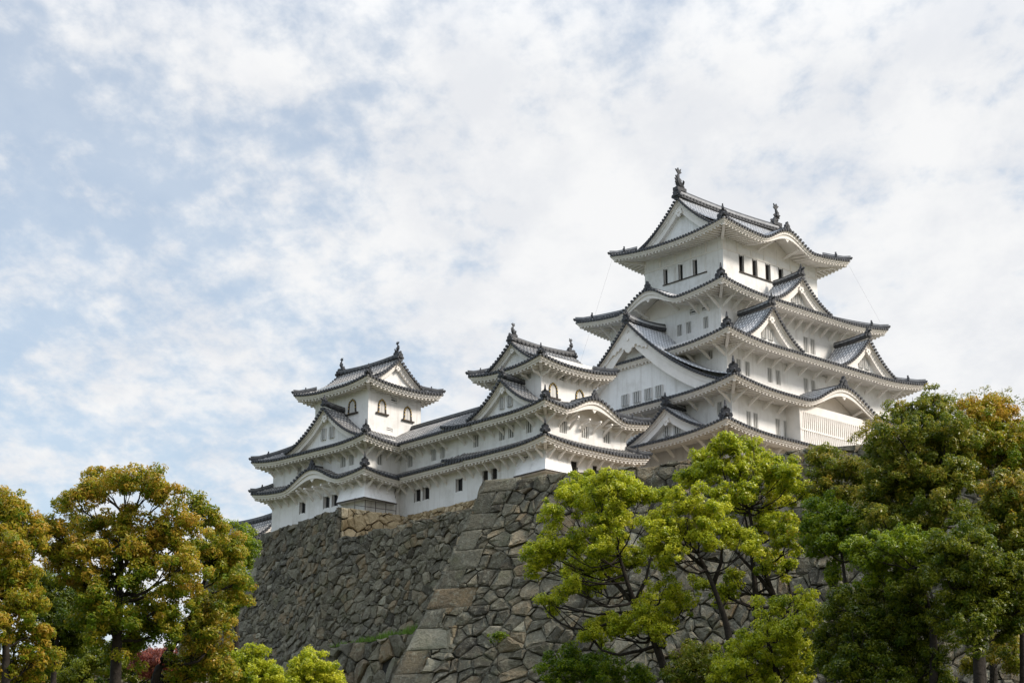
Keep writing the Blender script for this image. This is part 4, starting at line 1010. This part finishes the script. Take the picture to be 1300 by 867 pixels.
# bright trees in front of the bastion
tree('camphor_tree', 'yellow green tree leaning left across the tall wall, the leftmost of the bright trees', 'tree', 120, [(850, 875), (833, 819), (811, 774), (799, 747), (786, 705)],
 [(717,634,21),(701,655,14),(739,616,20),(769,614,22),(747,642,20),(781,624,22),(811,628,22),(835,632,16),(773,648,18),(762,668,20),(788,657,18),(690,698,19),(679,720,15),(709,691,15),(732,692,17),(701,713,17),(735,721,20),(758,698,19),(784,698,20),(773,721,20),(811,710,19),(724,744,16),(750,747,17),(841,751,18),(826,768,18),(792,796,18),(815,789,20),(848,781,16),(750,808,16),(773,801,17),(837,800,15),(868,770,14),(690,766,12),(700,770,9)], 'lime', limbs=[[(811,774,.18),(786,745,.13),(768,728,.07),(752,700,.04)],[(822,795,.16),(845,765,.09),(850,735,.04)],[(806,765,.14),(820,735,.10),(828,700,.05)]], seed=11, tone=.62, leaf=.135)
tree('camphor_tree', 'round topped yellow green tree on a dark bending trunk, middle of the bright trees', 'tree', 117, [(945, 880), (928, 819), (920, 785), (905, 743), (886, 702)],
 [(830,664,18),(856,646,20),(875,635,19),(901,653,22),(871,679,20),(841,678,20),(920,672,20),(896,676,18),(939,684,15),(830,698,16),(856,704,14),(954,694,16),(900,690,12),(845,715,12)], 'lime', limbs=[[(905,743,.16),(915,715,.10),(918,680,.05)],[(897,722,.16),(870,700,.10),(845,685,.05)]], seed=12, tone=.68, leaf=.135)
tree('camphor_tree', 'tallest yellow green tree, its top just under the tallest tower', 'tree', 121, [(1030, 880), (1010, 819), (995, 781), (978, 745), (960, 690), (950, 645)],
 [(914,566,15),(894,583,18),(879,606,17),(905,598,20),(930,577,20),(956,578,20),(978,590,20),(939,600,20),(967,606,22),(997,600,16),(1003,614,14),(988,622,17),(916,630,16),(947,628,17),(984,636,14,.95),(939,643,17),(1014,628,16),(1026,623,11),(1010,664,18),(973,657,17),(992,668,17),(999,691,18),(988,713,18),(1003,722,14),(971,722,12),(928,737,16),(915,756,16),(888,744,13),(960,676,12)], 'lime', limbs=[[(965,830,.26),(961,780,.23),(958,740,.18),(954,700,.12),(945,650,.05)],[(984,758,.18),(966,735,.13),(945,712,.10),(925,690,.05)],[(997,787,.16),(1006,760,.11),(1000,735,.07),(996,705,.04)]], seed=13, tone=.55, leaf=.15, over=('rust', .12))
tree('camphor_tree', 'low bright yellow green tree filling the bottom between the bent trunks', 'tree', 112, [(1000, 900), (985, 850), (975, 815)],
 [(1018,766,18),(1029,785,15),(999,797,20),(977,811,24),(954,823,24),(999,827,24),(931,836,22),(1018,819,18),(973,853,24),(946,857,22),(980,772,16),(1010,850,20),(920,862,20)], 'lime', seed=14, tone=.6, leaf=.135)
tree('camphor_tree', 'dull green small tree low between two leaning trunks', 'tree', 116, [(880, 900), (880, 860), (880, 840)], [(879,845,22),(862,862,20),(900,838,16),(905,860,18),(870,830,12)], 'olive', seed=15, tone=.5, leaf=.135)
tree('shrub', 'dark green shrub at the bottom edge against the tall wall', 'shrub', 122, [(745, 900), (745, 868)], [(717,840,22),(743,855,22),(703,858,18),(773,855,18),(800,858,14),(760,838,14),(818,858,14)], 'green', seed=16, tone=.5, r0=.15, leaf=.135)
# right group
tree('camphor_tree', 'narrow olive tree between the tallest bright tree and the big dark tree', 'tree', 116, [(1062, 900), (1060, 760), (1058, 640)],
 [(1047,588,20),(1065,608,20),(1043,616,18),(1083,597,15),(1090,611,13),(1069,630,18),(1053,640,15),(1085,628,13)], 'olive', fat=1.1, seed=21, tone=.55, over=('rust', .2), r0=.22)
tree('camphor_tree', 'fresh green tree with a low rounded crown left of the big dark tree', 'tree', 110, [(1085, 900), (1080, 800), (1068, 700)],
 [(1042,650,20),(1029,676,17),(1065,660,22),(1047,692,20),(1078,674,22),(1069,703,19),(1056,738,11),(1036,694,14),(1090,690,18)], 'green', fat=1.2, seed=22, tone=.62, r0=.25)
tree('camphor_tree', 'bright topped dark green tree in front at the bottom right', 'tree', 103, [(1185, 910), (1185, 815), (1178, 770), (1165, 720)],
 [(1100,708,20),(1132,694,22),(1167,698,24),(1190,708,15),(1114,730,20),(1154,725,24)], 'green', fat=1.36, seed=23, tone=.75)
tree('camphor_tree', 'shadowy deep green tree low at the right, under the bright topped crown', 'tree', 105, [(1150, 910), (1150, 850), (1140, 790)],
 [(1123,757,24),(1092,766,20),(1158,757,24),(1069,775,20),(1060,810,24),(1100,801,26),(1132,792,26),(1163,801,24),(1087,833,26),(1127,833,26),(1158,835,22),(1051,837,20),(1125,862,20),(1080,862,22),(1165,862,18),(1183,775,18),(1188,806,18),(1186,838,16),(1190,866,14),(1150,780,20)], 'dark', fat=1.36, seed=24, tone=.6)
tree('camphor_tree', 'biggest dark green tree at the right with a tall domed crown', 'tree', 108, [(1247, 910), (1243, 837), (1238, 740), (1228, 672), (1200, 610)],
 [(1154,530,24),(1185,521,24),(1136,551,22),(1167,556,28),(1199,551,26),(1127,583,24),(1158,587,28),(1194,583,28),(1221,558,20),(1123,605,22),(1141,618,26),(1109,632,20),(1127,654,24),(1167,618,28),(1203,614,28),(1154,659,26),(1185,650,26),(1221,609,20),(1114,663,18),(1210,575,24)], 'olive', fat=1.3, seed=25, tone=.50, r0=.5, over=('rust', .10))
tree('camphor_tree', 'russet tipped tree behind the domed crown in the upper right', 'tree', 114, [(1262, 910), (1260, 760), (1258, 640)],
 [(1239,530,24,.75),(1266,526,20,.9),(1284,543,19,.8),(1248,556,25),(1275,566,24),(1252,588,26),(1288,584,22),(1234,584,22),(1300,560,18),(1310,590,22)], 'rust', fat=1.36, seed=26, tone=.45, r0=.35)
tree('camphor_tree', 'olive and russet tree at the right edge of the picture', 'tree', 104, [(1300, 910), (1298, 800), (1290, 700)],
 [(1270,620,22,.75),(1292,628,20,.8),(1257,646,20),(1284,655,26),(1266,677,24),(1297,682,22),(1288,709,24),(1315,650,24),(1318,700,24)], 'olive', fat=1.36, seed=27, tone=.55, over=('rust', .35))
tree('camphor_tree', 'dark tree with a thick upright trunk low at the bottom right', 'tree', 100, [(1246, 915), (1243, 860), (1240, 800), (1236, 745)],
 [(1230,704,26),(1208,730,26),(1248,722,26),(1221,757,26),(1257,748,26),(1275,732,24),(1243,784,26),(1212,784,22),(1238,690,22),(1200,695,20),(1226,662,16),(1270,776,24),(1230,808,18),(1275,803,20),(1300,770,24),(1290,740,22)], 'dark', fat=1.36, seed=28, tone=.7, r0=.45)
tree('shrub', 'small pale green shrub beside the thick trunk at the bottom right', 'shrub', 110, [(1262, 890), (1262, 850)], [(1266,828,16),(1232,846,12),(1285,822,14),(1290,845,16)], 'olive', seed=29, tone=.7, r0=.12)
# left group
tree('camphor_tree', 'russet tree cut by the left edge of the picture', 'tree', 96, [(6, 910), (8, 800), (10, 720)],
 [(7,645,22),(17,664,26),(36,680,22),(44,700,14),(13,698,28),(10,730,28),(28,737,24),(33,765,22),(12,780,26),(43,805,17),(20,820,22),(46,838,19),(33,858,22),(-15,690,26),(-15,740,28),(-15,800,28),(8,850,16)], 'rust', fat=1.22, seed=31, tone=.55)
tree('camphor_tree', 'tall russet green tree with an open umbrella top in the left group', 'tree', 100, [(146, 910), (147, 850), (150, 790), (151, 740), (153, 700), (158, 655)],
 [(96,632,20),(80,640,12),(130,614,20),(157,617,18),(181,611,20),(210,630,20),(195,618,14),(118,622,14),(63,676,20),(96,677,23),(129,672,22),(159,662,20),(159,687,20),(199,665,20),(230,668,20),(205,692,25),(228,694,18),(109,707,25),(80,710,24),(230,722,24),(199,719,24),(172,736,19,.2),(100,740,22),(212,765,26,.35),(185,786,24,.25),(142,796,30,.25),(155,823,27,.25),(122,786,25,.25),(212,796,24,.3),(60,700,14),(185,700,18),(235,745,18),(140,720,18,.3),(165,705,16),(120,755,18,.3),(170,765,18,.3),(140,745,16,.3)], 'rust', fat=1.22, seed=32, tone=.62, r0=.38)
tree('camphor_tree', 'russet and olive tree leaning right beside the dark wall', 'tree', 103, [(196, 910), (199, 855), (222, 815), (245, 775), (262, 730)],
 [(250,644,14),(265,666,20),(285,690,18),(262,697,22),(290,713,22),(304,739,14),(275,731,22),(297,756,16),(262,773,22),(275,792,22),(252,806,22),(265,818,22),(245,833,22),(272,841,20),(285,858,18),(240,858,20)], 'rust', fat=1.22, seed=33, tone=.5, over=('olive', .4), r0=.3)
tree('camphor_tree', 'fresh green tree peeping out behind the russet trees beside the gatehouse roof', 'tree', 132, [(300, 900), (300, 780), (300, 720)],
 [(298,684,18),(312,697,14),(316,713,10),(300,708,18),(290,735,18),(305,735,12),(288,775,16)], 'green', fat=1.36, seed=34, tone=.7, r0=.25)
tree('camphor_tree', 'dark green tree in the gap behind the left trunks', 'tree', 112, [(66, 910), (68, 860), (74, 800)],
 [(50,740,14),(66,753,24),(86,765,24),(63,780,24),(86,796,24),(76,819,20),(100,818,18),(110,770,18),(60,840,18)], 'dark', fat=1.36, seed=35, tone=.5)
tree('shrub', 'round bright yellow green shrub by the long dark wall, right one of a pair', 'shrub', 118, [(395, 900), (395, 865)], [(395,846,20),(380,856,16),(412,857,18),(393,866,20),(425,866,12),(395,834,10)], 'lime', seed=41, tone=.72, r0=.12, leaf=.13, clump=.45)
tree('shrub', 'bright yellow green shrub nearest the russet trees, left one of a pair', 'shrub', 116, [(325, 900), (325, 865)], [(312,830,10),(322,845,20),(300,850,18),(340,852,18),(320,863,22),(358,862,14),(290,862,16)], 'lime', seed=42, tone=.6, r0=.12, leaf=.13, clump=.45)
tree('shrub', 'pinkish red leaved shrub behind the left trunks', 'shrub', 124, [(192, 890), (192, 850)], [(180,842,14),(195,832,14),(208,842,14),(190,850,14),(215,832,10)], 'red', seed=43, tone=.6, r0=.1)
tree('shrub', 'sparse pale green plant on top of the wall beside the latticed bay', 'shrub', 143.5, [(1100, 566), (1101, 558)], [(1092,552,9),(1104,545,10),(1114,536,9),(1084,558,6),(1122,542,9),(1108,556,8)], 'olive', seed=44, tone=.9, r0=.05, leaf=.14, dens=.4, clump=.4)
tree('bare_tree', 'thin sparsely leaved tree top above the russet crown at the far right', 'tree', 135, [(1245, 900), (1245, 640), (1243, 540), (1240, 512)], [(1215,508,12),(1250,506,14),(1275,508,14),(1296,512,12),(1200,508,10),(1235,503,8),(1262,503,10)], 'olive', seed=45, tone=.7, r0=.12, leaf=.12, dens=.06, clump=.45, twigs=4)
tree('camphor_tree', 'green tree filling the space behind the left trunks low down', 'tree', 128, [(112, 910), (112, 870), (112, 850)], [(95,840,20),(120,835,20),(60,850,20),(140,850,20),(165,850,18),(185,862,16),(100,862,20),(20,862,20),(225,858,18)], 'dark', fat=1.36, seed=47, tone=.75)
tree('shrub', 'small green tuft growing out of the tall wall', 'shrub', 140.2, [(632, 812), (632, 808)], [(630,808,7),(637,806,6)], 'green', seed=46, tone=.6, r0=.03, leaf=.12, clump=.25)
# grass on the ledge where the two walls meet
rg = random.Random(77); gv = MB()
for k in range(3600):
    t = rg.random()**.8
    if math.sin(t*23)+math.sin(t*57+1) < rg.uniform(-1.2, 1.0): continue
    p2 = OC+dC*(lC*(.42+.42*t))-nC*rg.uniform(-.1, 1.6); p = Vector((p2.x, p2.y, ZC-.1+rg.uniform(-.05, .08)))
    h = rg.uniform(.2, .6)*(.5+t); a = rg.uniform(0, 6.28); w = .03
    gv.add([p+Vector((math.cos(a)*w, math.sin(a)*w, 0)), p-Vector((math.cos(a)*w, math.sin(a)*w, 0)), p+Vector((rg.gauss(0, .1), rg.gauss(0, .1), h))], [(0, 1, 2)], 0)
tag(gv.build('grass', [mat('grass', (.11, .19, .025), .9)]), 'green grass along the ledge below the long wall', 'grass', kind='stuff')
print('leaves', NL)
